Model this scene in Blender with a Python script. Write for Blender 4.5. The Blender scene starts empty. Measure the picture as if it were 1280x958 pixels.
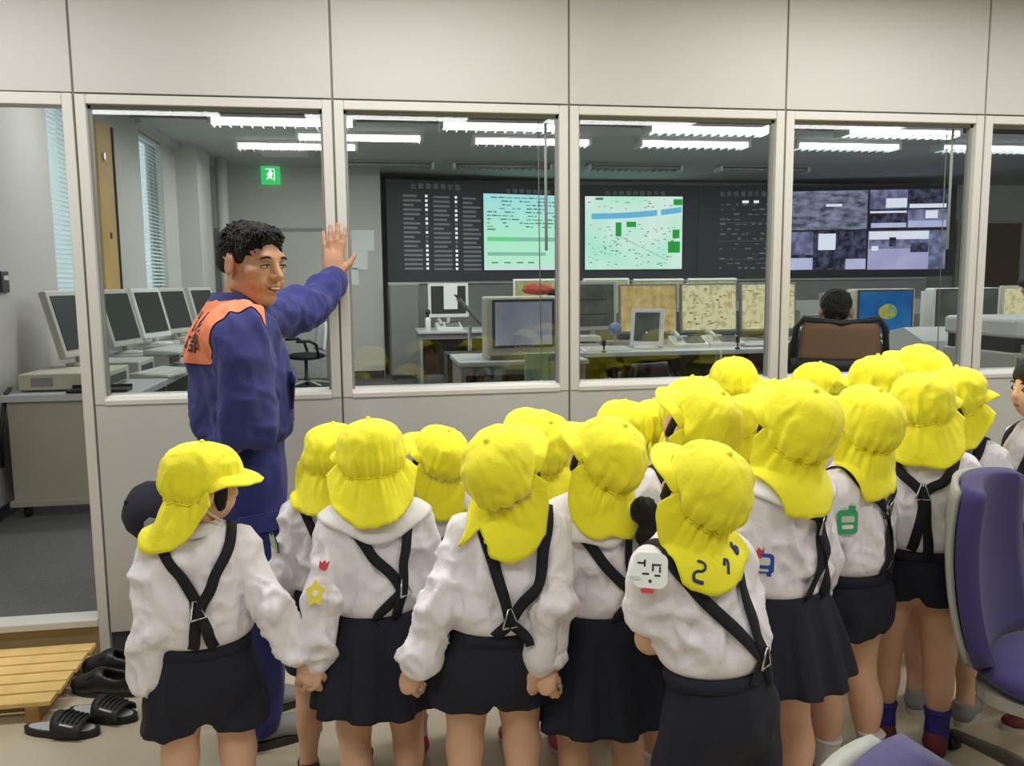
import bpy, bmesh, math, random
import numpy as np
from mathutils import Vector, Matrix, Euler
from mathutils.bvhtree import BVHTree

# ------------------------------------------------------------------ camera, world, exposure
SC = bpy.context.scene
COL = SC.collection
PI = math.pi
R = math.radians

F_PX, YAW, PIT, ROL = 1060.0, 0.1621, 0.1194, -0.0098
CAM = Vector((1.0462, -3.3864, 1.4348))

def setup_camera():
    f = Vector((math.sin(YAW)*math.cos(PIT), math.cos(YAW)*math.cos(PIT), -math.sin(PIT)))
    r = Vector((math.cos(YAW), -math.sin(YAW), 0))
    u = r.cross(f)
    c, s = math.cos(ROL), math.sin(ROL)
    r2 = c*r + s*u
    u2 = -s*r + c*u
    cd = bpy.data.cameras.new('camera')
    cd.sensor_fit = 'HORIZONTAL'; cd.sensor_width = 36.0
    cd.lens = F_PX/1280*36.0
    cd.clip_start = 0.05; cd.clip_end = 60
    co = bpy.data.objects.new('camera', cd)
    M = Matrix((r2, u2, -f)).transposed().to_4x4()
    M.translation = CAM
    co.matrix_world = M
    COL.objects.link(co)
    SC.camera = co
setup_camera()

SC.view_settings.view_transform = 'Standard'
SC.view_settings.look = 'None'
SC.view_settings.gamma = 1.0
SC.view_settings.use_curve_mapping = False
SC.view_settings.exposure = 0.0

world = bpy.data.worlds.new('world'); SC.world = world
world.use_nodes = True
world.node_tree.nodes['Background'].inputs[0].default_value = (0.80, 0.90, 1.0, 1)
world.node_tree.nodes['Background'].inputs[1].default_value = 1.6

def area_light(name, loc, sx, sy, power, color=(1, 0.985, 0.965), rot=(0, 0, 0)):
    ld = bpy.data.lights.new(name, 'AREA')
    ld.shape = 'RECTANGLE'; ld.size = sx; ld.size_y = sy
    ld.energy = power; ld.color = color
    o = bpy.data.objects.new(name, ld)
    o.location = loc; o.rotation_euler = rot
    COL.objects.link(o)
    return o
# ceiling fixtures of the room the children stand in (their lamp bodies are built with the room)
OUT_LIGHTS = [(-0.6, -0.78), (1.2, -0.78), (3.0, -0.78), (4.8, -0.78),
              (-0.6, -3.1), (1.2, -3.1), (3.0, -3.1), (4.8, -3.1)]
for lx, ly in OUT_LIGHTS:
    area_light('room_lamp_light', (lx, ly, 2.655), 1.2, 0.24, 23.5 if ly > -2 else 15.0)
# lit fixtures of the control room ceiling, then an added unseen row: (x0, x1, y)
IN_LIGHTS = [(-0.30, 0.92, 4.70), (1.74, 2.94, 4.72), (3.72, 4.90, 4.68), (5.72, 6.92, 4.63),
             (0.37, 1.58, 5.66), (2.16, 3.37, 5.72), (3.96, 5.16, 5.70), (5.75, 6.95, 5.68), (7.5, 8.7, 5.66),
             (-0.31, 0.91, 6.30),
             (-0.70, 0.50, 2.40), (1.60, 2.80, 2.40), (3.90, 5.10, 2.40), (6.20, 7.40, 2.40)]  # added row, hidden behind the header, to brighten the control room
for x0, x1, y in IN_LIGHTS:
    area_light('control_room_lamp_light', ((x0+x1)/2, y, 2.84), x1-x0, 0.12, 17.0, (0.97, 1.0, 0.98))

# ------------------------------------------------------------------ materials
MATS = {}
def mat(name, col, rough=0.5, metal=0.0, spec=0.5, bump=0.0, bscale=200.0, var=0.0, vscale=8.0,
        emit=None, estr=0.0, sheen=0.0, bump2=0.0, b2scale=12.0, sss=0.0, coat=0.0):
    if name in MATS: return MATS[name]
    m = bpy.data.materials.new(name); m.use_nodes = True
    nt = m.node_tree; N = nt.nodes; L = nt.links
    b = N['Principled BSDF']
    b.inputs['Base Color'].default_value = (*col, 1)
    b.inputs['Roughness'].default_value = rough
    b.inputs['Metallic'].default_value = metal
    b.inputs['Specular IOR Level'].default_value = spec
    if coat: b.inputs['Coat Weight'].default_value = coat
    if sheen:
        b.inputs['Sheen Weight'].default_value = sheen
        b.inputs['Sheen Roughness'].default_value = 0.5
    if sss:
        b.inputs['Subsurface Weight'].default_value = sss
        b.inputs['Subsurface Radius'].default_value = (0.01, 0.004, 0.002)
        b.inputs['Subsurface Scale'].default_value = 0.5
    if emit:
        b.inputs['Emission Color'].default_value = (*emit, 1)
        b.inputs['Emission Strength'].default_value = estr
    tc = N.new('ShaderNodeTexCoord')
    if var:
        n = N.new('ShaderNodeTexNoise'); n.inputs['Scale'].default_value = vscale; n.inputs['Detail'].default_value = 4
        L.new(tc.outputs['Object'], n.inputs['Vector'])
        mp = N.new('ShaderNodeMapRange')
        mp.inputs[1].default_value = 0.3; mp.inputs[2].default_value = 0.7
        mp.inputs[3].default_value = 1-var; mp.inputs[4].default_value = 1+var
        L.new(n.outputs['Fac'], mp.inputs[0])
        mx = N.new('ShaderNodeMix'); mx.data_type = 'RGBA'; mx.blend_type = 'MULTIPLY'
        mx.inputs[0].default_value = 1.0
        mx.inputs[6].default_value = (*col, 1)
        L.new(mp.outputs[0], mx.inputs[7])
        L.new(mx.outputs[2], b.inputs['Base Color'])
    last = None
    if bump2:
        n = N.new('ShaderNodeTexNoise'); n.inputs['Scale'].default_value = b2scale; n.inputs['Detail'].default_value = 3
        n.inputs['Distortion'].default_value = 1.2
        L.new(tc.outputs['Object'], n.inputs['Vector'])
        bp = N.new('ShaderNodeBump'); bp.inputs['Strength'].default_value = bump2; bp.inputs['Distance'].default_value = 0.02
        L.new(n.outputs['Fac'], bp.inputs['Height'])
        last = bp
    if bump:
        n = N.new('ShaderNodeTexNoise'); n.inputs['Scale'].default_value = bscale; n.inputs['Detail'].default_value = 2
        L.new(tc.outputs['Object'], n.inputs['Vector'])
        bp = N.new('ShaderNodeBump'); bp.inputs['Strength'].default_value = bump; bp.inputs['Distance'].default_value = 0.003
        L.new(n.outputs['Fac'], bp.inputs['Height'])
        if last: L.new(last.outputs[0], bp.inputs['Normal'])
        last = bp
    if last: L.new(last.outputs[0], b.inputs['Normal'])
    MATS[name] = m
    return m

def s2l(r, g, b):
    f = lambda c: ((c/255)/12.92 if c/255 <= 0.04045 else ((c/255+0.055)/1.055)**2.4)
    return (f(r), f(g), f(b))

def glass_mat(name, tint=(0.93, 0.95, 0.94), rough=0.0, ior=1.45):
    m = bpy.data.materials.new(name); m.use_nodes = True
    nt = m.node_tree; N = nt.nodes; L = nt.links
    N.remove(N['Principled BSDF'])
    t = N.new('ShaderNodeBsdfTransparent'); t.inputs[0].default_value = (*tint, 1)
    g = N.new('ShaderNodeBsdfGlossy'); g.inputs['Roughness'].default_value = rough
    fr = N.new('ShaderNodeFresnel'); fr.inputs['IOR'].default_value = ior
    ge = N.new('ShaderNodeNewGeometry'); mr = N.new('ShaderNodeMapRange')
    mr.inputs[3].default_value = ior; mr.inputs[4].default_value = 1.0/ior     # thin pane: same reflectance on both faces
    L.new(ge.outputs['Backfacing'], mr.inputs[0]); L.new(mr.outputs[0], fr.inputs['IOR'])
    mx = N.new('ShaderNodeMixShader')
    L.new(fr.outputs[0], mx.inputs[0]); L.new(t.outputs[0], mx.inputs[1]); L.new(g.outputs[0], mx.inputs[2])
    L.new(mx.outputs[0], N['Material Output'].inputs[0])
    MATS[name] = m
    return m

# ------------------------------------------------------------------ object helpers
def tag(o, label=None, cat=None, group=None, kind=None):
    if label: o['label'] = label
    if cat: o['category'] = cat
    if group: o['group'] = group
    if kind: o['kind'] = kind
    return o

def link(name, me, m=None, parent=None, loc=None, rot=None):
    o = bpy.data.objects.new(name, me)
    COL.objects.link(o)
    if m is not None and me is not None and len(me.materials) == 0:
        me.materials.append(MATS[m] if isinstance(m, str) else m)
    if parent is not None: o.parent = parent
    if loc is not None: o.location = loc
    if rot is not None: o.rotation_euler = rot
    return o

def empty(name, loc=(0, 0, 0), rz=0, parent=None):
    o = bpy.data.objects.new(name, None)
    o.empty_display_size = 0.05
    COL.objects.link(o); o.location = loc; o.rotation_euler = (0, 0, rz)
    if parent is not None: o.parent = parent
    return o

def mesh_np(name, V, F, smooth=True):
    me = bpy.data.meshes.new(name)
    if isinstance(F, np.ndarray) and F.ndim == 2:
        n, k = F.shape
        me.vertices.add(len(V)); me.vertices.foreach_set('co', np.asarray(V, np.float32).ravel())
        me.loops.add(n*k); me.loops.foreach_set('vertex_index', F.astype(np.int32).ravel())
        me.polygons.add(n)
        me.polygons.foreach_set('loop_start', np.arange(0, n*k, k, dtype=np.int32))
        me.update(calc_edges=True)
    else:
        me.from_pydata([tuple(v) for v in V], [], [tuple(f) for f in F])
        me.update()
    if smooth:
        me.polygons.foreach_set('use_smooth', np.ones(len(me.polygons), bool))
    me.validate()
    return me

class MB:
    """collects boxes, tubes and lathes into ONE mesh"""
    def __init__(s): s.bm = bmesh.new(); s.M = Matrix.Identity(4); s.sm = False
    def xf(s, loc=(0, 0, 0), rot=(0, 0, 0)):
        s.M = Matrix.Translation(loc) @ Euler(rot).to_matrix().to_4x4(); return s
    def _add(s, vs, fs, smooth=False):
        bv = [s.bm.verts.new(s.M @ Vector(v)) for v in vs]
        for f in fs:
            try:
                ff = s.bm.faces.new([bv[i] for i in f]); ff.smooth = smooth
            except ValueError: pass
        return s
    def box(s, x0, x1, y0, y1, z0, z1, bev=0.0):
        if bev <= 0:
            vs = [(x0,y0,z0),(x1,y0,z0),(x1,y1,z0),(x0,y1,z0),(x0,y0,z1),(x1,y0,z1),(x1,y1,z1),(x0,y1,z1)]
            fs = [(3,2,1,0),(4,5,6,7),(0,1,5,4),(1,2,6,5),(2,3,7,6),(3,0,4,7)]
            return s._add(vs, fs)
        t = bmesh.new()
        bmesh.ops.create_cube(t, size=1, matrix=Matrix.Translation(((x0+x1)/2,(y0+y1)/2,(z0+z1)/2)) @ Matrix.Diagonal((x1-x0,y1-y0,z1-z0,1)))
        bev = min(bev, 0.45*min(x1-x0, y1-y0, z1-z0))
        bmesh.ops.bevel(t, geom=t.edges[:], offset=bev, segments=2, affect='EDGES', profile=0.5)
        t.verts.index_update()
        vs = [v.co.copy() for v in t.verts]; fs = [[v.index for v in f.verts] for f in t.faces]
        t.free()
        return s._add(vs, fs)
    def tube(s, pts, r, n=10, caps=True, flat=1.0):
        pts = [Vector(p) for p in pts]; m = len(pts)
        rr = r if isinstance(r, (list, tuple)) else [r]*m
        vs = []; fs = []
        up = None
        for i, p in enumerate(pts):
            t = (pts[min(i+1, m-1)]-pts[max(i-1, 0)]).normalized()
            if up is None:
                up = Vector((0, 0, 1)) if abs(t.z) < 0.9 else Vector((0, 1, 0))
            a = t.cross(up).normalized(); b = a.cross(t).normalized(); up = b
            for j in range(n):
                w = 2*PI*j/n
                vs.append(p + a*(math.cos(w)*rr[i]) + b*(math.sin(w)*rr[i]*flat))
        for i in range(m-1):
            for j in range(n):
                k = (j+1) % n
                fs.append((i*n+j, i*n+k, (i+1)*n+k, (i+1)*n+j))
        if caps:
            fs.append(tuple(range(n-1, -1, -1))); fs.append(tuple((m-1)*n+j for j in range(n)))
        return s._add(vs, fs, True)
    def lathe(s, prof, n=24, c=(0, 0), sx=1, sy=1):
        vs = []; fs = []
        for r, z in prof:
            for j in range(n):
                w = 2*PI*j/n; vs.append((c[0]+r*math.cos(w)*sx, c[1]+r*math.sin(w)*sy, z))
        m = len(prof)
        for i in range(m-1):
            for j in range(n):
                k = (j+1) % n; fs.append((i*n+j, i*n+k, (i+1)*n+k, (i+1)*n+j))
        fs.append(tuple(range(n-1, -1, -1))); fs.append(tuple((m-1)*n+j for j in range(n)))
        return s._add(vs, fs, True)
    def prism(s, poly, z0, z1):
        n = len(poly)
        vs = [(x, y, z0) for x, y in poly]+[(x, y, z1) for x, y in poly]
        fs = [tuple(range(n-1, -1, -1)), tuple(range(n, 2*n))]
        for i in range(n):
            j = (i+1) % n; fs.append((i, j, n+j, n+i))
        return s._add(vs, fs)
    def prism_x(s, poly, x0, x1):   # poly in (y, z)
        n = len(poly)
        vs = [(x0, y, z) for y, z in poly]+[(x1, y, z) for y, z in poly]
        fs = [tuple(range(n)), tuple(range(2*n-1, n-1, -1))]
        for i in range(n):
            j = (i+1) % n; fs.append((j, i, n+i, n+j))
        return s._add(vs, fs)
    def ball(s, c, rx, ry=None, rz=None, nu=16, nv=10):
        ry = ry or rx; rz = rz or rx
        vs = [(c[0], c[1], c[2]+rz)]; fs = []
        for i in range(1, nv):
            a = PI*i/nv
            for j in range(nu):
                w = 2*PI*j/nu
                vs.append((c[0]+rx*math.sin(a)*math.cos(w), c[1]+ry*math.sin(a)*math.sin(w), c[2]+rz*math.cos(a)))
        vs.append((c[0], c[1], c[2]-rz)); e = len(vs)-1
        for j in range(nu):
            k = (j+1) % nu
            fs.append((0, 1+j, 1+k)); fs.append((e, e-nu+k, e-nu+j))
            for i in range(nv-2):
                q = 1+i*nu; fs.append((q+j, q+nu+j, q+nu+k, q+k))
        return s._add(vs, fs, True)
    def mesh(s, name='mesh'):
        bmesh.ops.recalc_face_normals(s.bm, faces=s.bm.faces[:])
        me = bpy.data.meshes.new(name); s.bm.to_mesh(me); s.bm.free(); return me
    def build(s, name, m, parent=None, loc=None, rot=None):
        return link(name, s.mesh(name), m, parent, loc, rot)

def rbox(cx, cy, w, h, r, n=5):
    """rounded rectangle outline"""
    pts = []
    for (sx, sy, a0) in ((1, 1, 0), (-1, 1, 90), (-1, -1, 180), (1, -1, 270)):
        for i in range(n+1):
            a = R(a0+90*i/n)
            pts.append((cx+sx*(w/2-r)+r*math.cos(a), cy+sy*(h/2-r)+r*math.sin(a)))
    return pts

# ------------------------------------------------------------------ signed-distance modelling (bodies, clothes)
def v3(*a): return np.array(a, float)
def rcone(a, b, r1, r2, S=None):
    a = np.asarray(a, float); b = np.asarray(b, float)
    if S is not None:
        S = np.asarray(S, float); a = a*S; b = b*S
    ab = b-a; L2 = max(float(ab@ab), 1e-12)
    def f(P):
        if S is not None: P = P*S
        d = P-a
        t = np.clip((d@ab)/L2, 0, 1)
        q = d-t[:, None]*ab
        return np.sqrt(np.einsum('ij,ij->i', q, q))-(r1+(r2-r1)*t)
    return f
def ellip(c, r, M=None):
    c = np.asarray(c, float); r = np.asarray(r, float)
    def f(P):
        d = P-c
        if M is not None: d = d@M
        k0 = np.sqrt(((d/r)**2).sum(1)); k1 = np.sqrt(((d/r**2)**2).sum(1))+1e-9
        return k0*(k0-1)/k1
    return f
def smin(a, b, k):
    if k <= 0: return np.minimum(a, b)
    h = np.maximum(k-np.abs(a-b), 0)/k
    return np.minimum(a, b)-h*h*k*0.25
def smax(a, b, k): return -smin(-a, -b, k)
class Sdf:
    def __init__(s): s.ops = []
    def add(s, f, k=0.02): s.ops.append(('a', f, k)); return s
    def sub(s, f, k=0.01): s.ops.append(('s', f, k)); return s
    def cut(s, f, k=0.0): s.ops.append(('i', f, k)); return s
    def group(s, g, c, rad, k=0.01): s.ops.append(('g', g, k, np.asarray(c, float), rad)); return s
    def __call__(s, P):
        d = np.full(len(P), 1e3)
        for op in s.ops:
            if op[0] == 'g':
                dd = np.sqrt(((P-op[3])**2).sum(1))-op[4]
                m = dd < 0.03
                e = dd+0.01
                if m.any(): e = e.copy(); e[m] = op[1](P[m])
                d = smin(d, e, op[2]); continue
            e = op[1](P)
            if op[0] == 'a': d = smin(d, e, op[2])
            elif op[0] == 's': d = smax(d, -e, op[2])
            else: d = smax(d, e, op[2])
        return d
def plane(n, c):
    n = np.asarray(n, float); n = n/np.linalg.norm(n); c = float(n@np.asarray(c, float))
    return lambda P: P@n-c
_C8 = np.array([[0,0,0],[1,0,0],[0,1,0],[1,1,0],[0,0,1],[1,0,1],[0,1,1],[1,1,1]])
_E = [(0,1),(2,3),(4,5),(6,7),(0,2),(1,3),(4,6),(5,7),(0,4),(1,5),(2,6),(3,7)]
def sdf_mesh(f, lo, hi, vox, levels=3, smooth=1):
    """octree-narrowed surface nets -> (verts, quads)"""
    lo = np.asarray(lo, float); hi = np.asarray(hi, float)
    n = 2**levels
    dims = np.ceil((hi-lo)/(vox*n)).astype(int)
    g = np.stack(np.meshgrid(*[np.arange(d) for d in dims], indexing='ij'), -1).reshape(-1, 3)
    size = n
    while True:
        c = lo+(g+0.5)*size*vox
        keep = np.abs(f(c)) < size*vox*0.866*1.35+0.004
        g = g[keep]
        if size == 1: break
        g = (g[:, None, :]*2+_C8[None]).reshape(-1, 3); size //= 2
    N = (dims*n+2).astype(np.int64)
    key = lambda q: (q[..., 0]*N[1]+q[..., 1])*N[2]+q[..., 2]
    ck = key(g); o = np.argsort(ck); g = g[o]; ck = ck[o]
    corners = g[:, None, :]+_C8[None]
    pk = key(corners); up, inv = np.unique(pk.ravel(), return_inverse=True)
    inv = inv.reshape(pk.shape)
    pz = up % N[2]; py = (up//N[2]) % N[1]; pxx = up//(N[1]*N[2])
    PV = lo+np.stack([pxx, py, pz], 1)*vox
    val = f(PV)
    cv = val[inv]; ins = cv < 0
    act = ins.any(1) & ~ins.all(1)
    g = g[act]; ck = ck[act]; cv = cv[act]; ins = ins[act]
    acc = np.zeros((len(g), 3)); cnt = np.zeros(len(g))
    for a, b in _E:
        m = ins[:, a] != ins[:, b]
        t = np.where(m, cv[:, a]/(cv[:, a]-cv[:, b]+1e-12), 0)
        p = _C8[a]+t[:, None]*(_C8[b]-_C8[a])
        acc += np.where(m[:, None], p, 0); cnt += m
    V = lo+(g+acc/cnt[:, None])*vox
    quads = []
    def idx(q):
        k = key(q); i = np.searchsorted(ck, k); i = np.clip(i, 0, len(ck)-1)
        return np.where(ck[i] == k, i, -1)
    for ax, c1 in ((0, 1), (1, 2), (2, 4)):
        m = ins[:, 0] != ins[:, c1]
        q = g[m]; flip = ins[m, 0]
        e1 = np.zeros(3, int); e2 = np.zeros(3, int); e1[(ax+1) % 3] = 1; e2[(ax+2) % 3] = 1
        I = np.stack([idx(q), idx(q-e1), idx(q-e1-e2), idx(q-e2)], 1)
        ok = (I >= 0).all(1)
        I = I[ok]; fl = flip[ok]
        I[~fl] = I[~fl][:, ::-1]
        quads.append(I)
    Q = np.concatenate(quads)
    for _ in range(smooth): V = lap(V, Q)
    return V, Q
def lap(V, Q, w=0.5):
    acc = np.zeros_like(V); c = np.zeros(len(V))
    for a, b in ((0, 1), (1, 2), (2, 3), (3, 0)):
        for i, j in ((a, b), (b, a)):
            np.add.at(acc, Q[:, i], V[Q[:, j]]); np.add.at(c, Q[:, i], 1)
    return V*(1-w)+w*acc/np.maximum(c, 1)[:, None]
def normals(V, Q):
    n = np.cross(V[Q[:, 2]]-V[Q[:, 0]], V[Q[:, 3]]-V[Q[:, 1]])
    N = np.zeros_like(V)
    for i in range(4): np.add.at(N, Q[:, i], n)
    return N/(np.linalg.norm(N, axis=1)[:, None]+1e-12)
def vnoise(P, seed=0):
    I = np.floor(P).astype(np.int64); f = P-I; f = f*f*(3-2*f)
    def h(x, y, z):
        n = (x*374761393+y*668265263+z*2147483647+seed*974711) & 0x7fffffff
        n = ((n ^ (n >> 13))*1274126177) & 0x7fffffff
        n = (n ^ (n >> 16)) & 0xffff
        return n/65535.0
    r = 0
    for dx in (0, 1):
        for dy in (0, 1):
            for dz in (0, 1):
                w = (f[:, 0] if dx else 1-f[:, 0])*(f[:, 1] if dy else 1-f[:, 1])*(f[:, 2] if dz else 1-f[:, 2])
                r = r+w*h(I[:, 0]+dx, I[:, 1]+dy, I[:, 2]+dz)
    return r
def folds(V, Q, amp, sc, seed, mask=None, warp=0.5):
    """cloth folds: ridged noise pushed along the normal"""
    N = normals(V, Q)
    P = V*np.asarray(sc)+seed*7.3
    wv = np.stack([vnoise(P*0.6+11, seed), vnoise(P*0.6+23, seed+1), vnoise(P*0.6+37, seed+2)], 1)-0.5
    n = vnoise(P+wv*warp*3, seed+3)
    r = 1-np.abs(2*n-1)*1.6
    n2 = vnoise(P*2.1+wv*2, seed+5)-0.5
    d = amp*(np.clip(r, -0.6, 1)-0.35+0.5*n2)
    if mask is not None: d = d*mask(V)
    return V+N*d[:, None]
def join(parts):
    Vs = []; Qs = []; o = 0
    for V, Q in parts:
        Vs.append(V); Qs.append(Q+o); o += len(V)
    return np.concatenate(Vs), np.concatenate(Qs)
def bvh_of(V, Q): return BVHTree.FromPolygons([Vector(v) for v in V], [tuple(int(i) for i in q) for q in Q])
def grid_mesh(name, G, closed_u=False):
    """G: array (m, n, 3) -> quad sheet"""
    m, n, _ = G.shape
    V = G.reshape(-1, 3); F = []
    nn = n if closed_u else n-1
    for i in range(m-1):
        for j in range(nn):
            k = (j+1) % n
            F.append((i*n+j, i*n+k, (i+1)*n+k, (i+1)*n+j))
    return mesh_np(name, V, np.array(F))
def solidify(o, t, off=-1.0):
    md = o.modifiers.new('thickness', 'SOLIDIFY'); md.thickness = t; md.offset = off
    return o
def smoothstep(a, b, x):
    t = np.clip((x-a)/(b-a), 0, 1); return t*t*(3-2*t)
def ribbon(name, m, path, bvh, width, parent, off=0.004, thick=0.002, n=40, nrm_hint=None):
    """strap that follows a surface: path points are projected to the surface"""
    P = [Vector(p) for p in path]
    # resample with catmull-rom
    pts = []
    for i in range(len(P)-1):
        p0 = P[max(i-1, 0)]; p1 = P[i]; p2 = P[i+1]; p3 = P[min(i+2, len(P)-1)]
        k = max(2, n//(len(P)-1))
        for j in range(k):
            t = j/k
            pts.append(0.5*((2*p1)+(p2-p0)*t+(2*p0-5*p1+4*p2-p3)*t*t+(3*p1-p0-3*p2+p3)*t**3))
    pts.append(P[-1])
    C = []; Nn = []
    for p in pts:
        co, no, _, _ = bvh.find_nearest(p)
        C.append(np.array(co)+np.array(no)*off); Nn.append(np.array(no))
    C = np.array(C); Nn = np.array(Nn)
    for _ in range(4):
        C[1:-1] = 0.5*C[1:-1]+0.25*(C[:-2]+C[2:]); Nn[1:-1] = 0.5*Nn[1:-1]+0.25*(Nn[:-2]+Nn[2:])
    T = np.gradient(C, axis=0)
    S = np.cross(T, Nn); S /= np.linalg.norm(S, axis=1)[:, None]+1e-9
    G = np.stack([C+S*(-width/2), C, C+S*(width/2)], 1)
    o = link(name, grid_mesh(name, G), m, parent)
    solidify(o, thick, 1.0)
    return o
# ------------------------------------------------------------------ shared materials
mat('panel', s2l(184, 183, 179), 0.55, bump=0.12, bscale=900, var=0.015, vscale=2)
mat('frame', s2l(200, 198, 193), 0.4)
mat('seam', s2l(120, 118, 112), 0.7)
mat('base_dark', s2l(52, 52, 54), 0.6)
mat('floor_beige', s2l(198, 188, 164), 0.32, var=0.06, vscale=3.5, bump=0.05, bscale=60)
mat('carpet', s2l(92, 92, 92), 0.95, bump=1.0, bscale=320, var=0.25, vscale=160)
mat('riser', s2l(150, 130, 88), 0.6, var=0.05)
mat('wall_in', s2l(196, 194, 188), 0.8, bump=0.1, bscale=300)
mat('ceil_in', s2l(188, 190, 192), 0.85)
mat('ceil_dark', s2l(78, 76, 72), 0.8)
mat('ceil_out', s2l(222, 220, 214), 0.85)
mat('grey_plastic', s2l(188, 186, 178), 0.5)
mat('beige_plastic', s2l(196, 192, 172), 0.5)
mat('white_plastic', s2l(222, 222, 220), 0.45)
mat('mid_grey', s2l(140, 140, 138), 0.5)
mat('dark_grey', s2l(60, 61, 63), 0.5)
mat('black', s2l(24, 24, 26), 0.5)
mat('black_gloss', s2l(20, 20, 22), 0.2)
mat('chrome', s2l(200, 200, 200), 0.25, metal=1.0)
mat('screen_off', s2l(60, 60, 60), 0.35, spec=0.15)
mat('screen_grey', s2l(118, 122, 116), 0.3, emit=s2l(120, 124, 116), estr=0.25)
mat('desk_top', s2l(186, 188, 190), 0.45)
mat('desk_side', s2l(160, 154, 138), 0.6)
mat('paper', s2l(235, 235, 232), 0.8)
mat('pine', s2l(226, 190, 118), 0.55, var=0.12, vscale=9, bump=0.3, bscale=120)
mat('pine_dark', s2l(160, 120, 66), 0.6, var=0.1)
mat('plywood', s2l(206, 168, 104), 0.6, var=0.10, vscale=3)
mat('brown_door', s2l(86, 58, 40), 0.5, var=0.08)
mat('tube', (1, 1, 1), 0.5, emit=(0.95, 1.0, 0.97), estr=9.0)
mat('tube_dim', s2l(175, 178, 180), 0.4)
glass_mat('glass', (0.90, 0.92, 0.91))

WB = 0.92
GROUP_STRUCT = 'structure'
def struct(o, label=None): return tag(o, label, None, None, 'structure')

# ---- floors, ceilings, outer room shell
struct(MB().box(-3.2, 6.6, -6.5, 0.005, -0.06, 0).build('floor', 'floor_beige'), 'beige vinyl floor the children stand on')
struct(MB().box(-1.3, 12.3, 0.075, 9.7, 0.02, 0.14).build('floor_control_room', 'carpet'), 'dark grey carpet on the raised floor of the control room')
struct(MB().box(-3.2, 6.6, -6.5, 0.0, 2.70, 2.76).build('ceiling', 'ceil_out'), 'white ceiling above the children, out of view')
struct(MB().box(-3.3, -3.2, -6.5, 0.0, 0, 2.7).build('wall_left', 'panel'), 'pale wall at the left of the front room')
struct(MB().box(6.6, 6.7, -6.5, 0.0, 0, 2.7).build('wall_right', 'panel'), 'pale wall at the right of the front room')
struct(MB().box(-3.2, 6.6, -6.6, -6.5, 0, 2.7).build('wall_rear', 'panel'), 'pale wall behind the photographer')
for i, (lx, ly) in enumerate(OUT_LIGHTS):
    t = empty('ceiling_lamp', (lx, ly, 2.66))
    MB().box(-0.63, 0.63, -0.14, 0.14, 0.005, 0.04, 0.004).build('housing', 'white_plastic', t)
    row = 'row over the children' if ly > -2 else 'row behind the photographer'
    tag(t, 'long ceiling lamp, %s in the %s' % (['leftmost', 'second', 'third', 'rightmost'][i % 4], row), 'lamp', 'ceiling lamps of the front room')

# ---- partition wall with windows
part = empty('wall_partition'); struct(part, 'off-white steel partition wall with a row of windows')
NB = 6
CEIL = 2.70
for k in range(-3, NB):
    x0, x1 = k*WB, (k+1)*WB
    MB().box(x0+0.004, x1-0.004, 0.0, 0.06, 2.131, CEIL, 0.002).build('upper_panel', 'panel', part)
    if k >= 0:
        MB().box(x0+0.004, x1-0.004, 0.0, 0.06, 0.088, 0.985, 0.002).build('lower_panel', 'panel', part)
        MB().box(x0, x1, 0.008, 0.06, 0.0, 0.085).build('kick_strip', 'base_dark', part)
    elif k < -1:
        MB().box(x0+0.004, x1-0.004, 0.0, 0.06, 0.088, 2.127, 0.002).build('wall_panel', 'panel', part)
        MB().box(x0, x1, 0.008, 0.06, 0.0, 0.085).build('kick_strip', 'base_dark', part)
    MB().box(x1-0.004, x1+0.004, 0.006, 0.055, 0.0 if k >= 0 or k < -1 else 0.0, CEIL).build('seam_strip', 'seam', part)
MB().box(-0.92+0.02, -0.0, 0.012, 0.05, 2.127, 2.131).build('seam_strip', 'seam', part)
MB().box(0, NB*WB, 0.008, 0.05, 2.125, 2.133).build('seam_strip', 'seam', part)
# doorway
dr = empty('door_1'); struct(dr, 'open doorway with off-white frame and no door at far left')
MB().box(-0.040, -0.004, -0.004, 0.075, 0.0, 2.127, 0.003).build('jamb', 'frame', dr)
MB().box(-0.92+0.004, -0.92+0.04, -0.004, 0.075, 0.0, 2.127, 0.003).build('jamb', 'frame', dr)
MB().box(-0.92+0.04, -0.040, -0.002, 0.075, 2.085, 2.127, 0.003).build('header', 'frame', dr)
MB().box(-0.90, -0.040, 0.0, 0.03, 0.0, 0.118).build('riser', 'riser', dr)
MB().box(-0.90, -0.040, -0.012, 0.09, 0.118, 0.148, 0.004).build('threshold', 'frame', dr)
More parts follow.
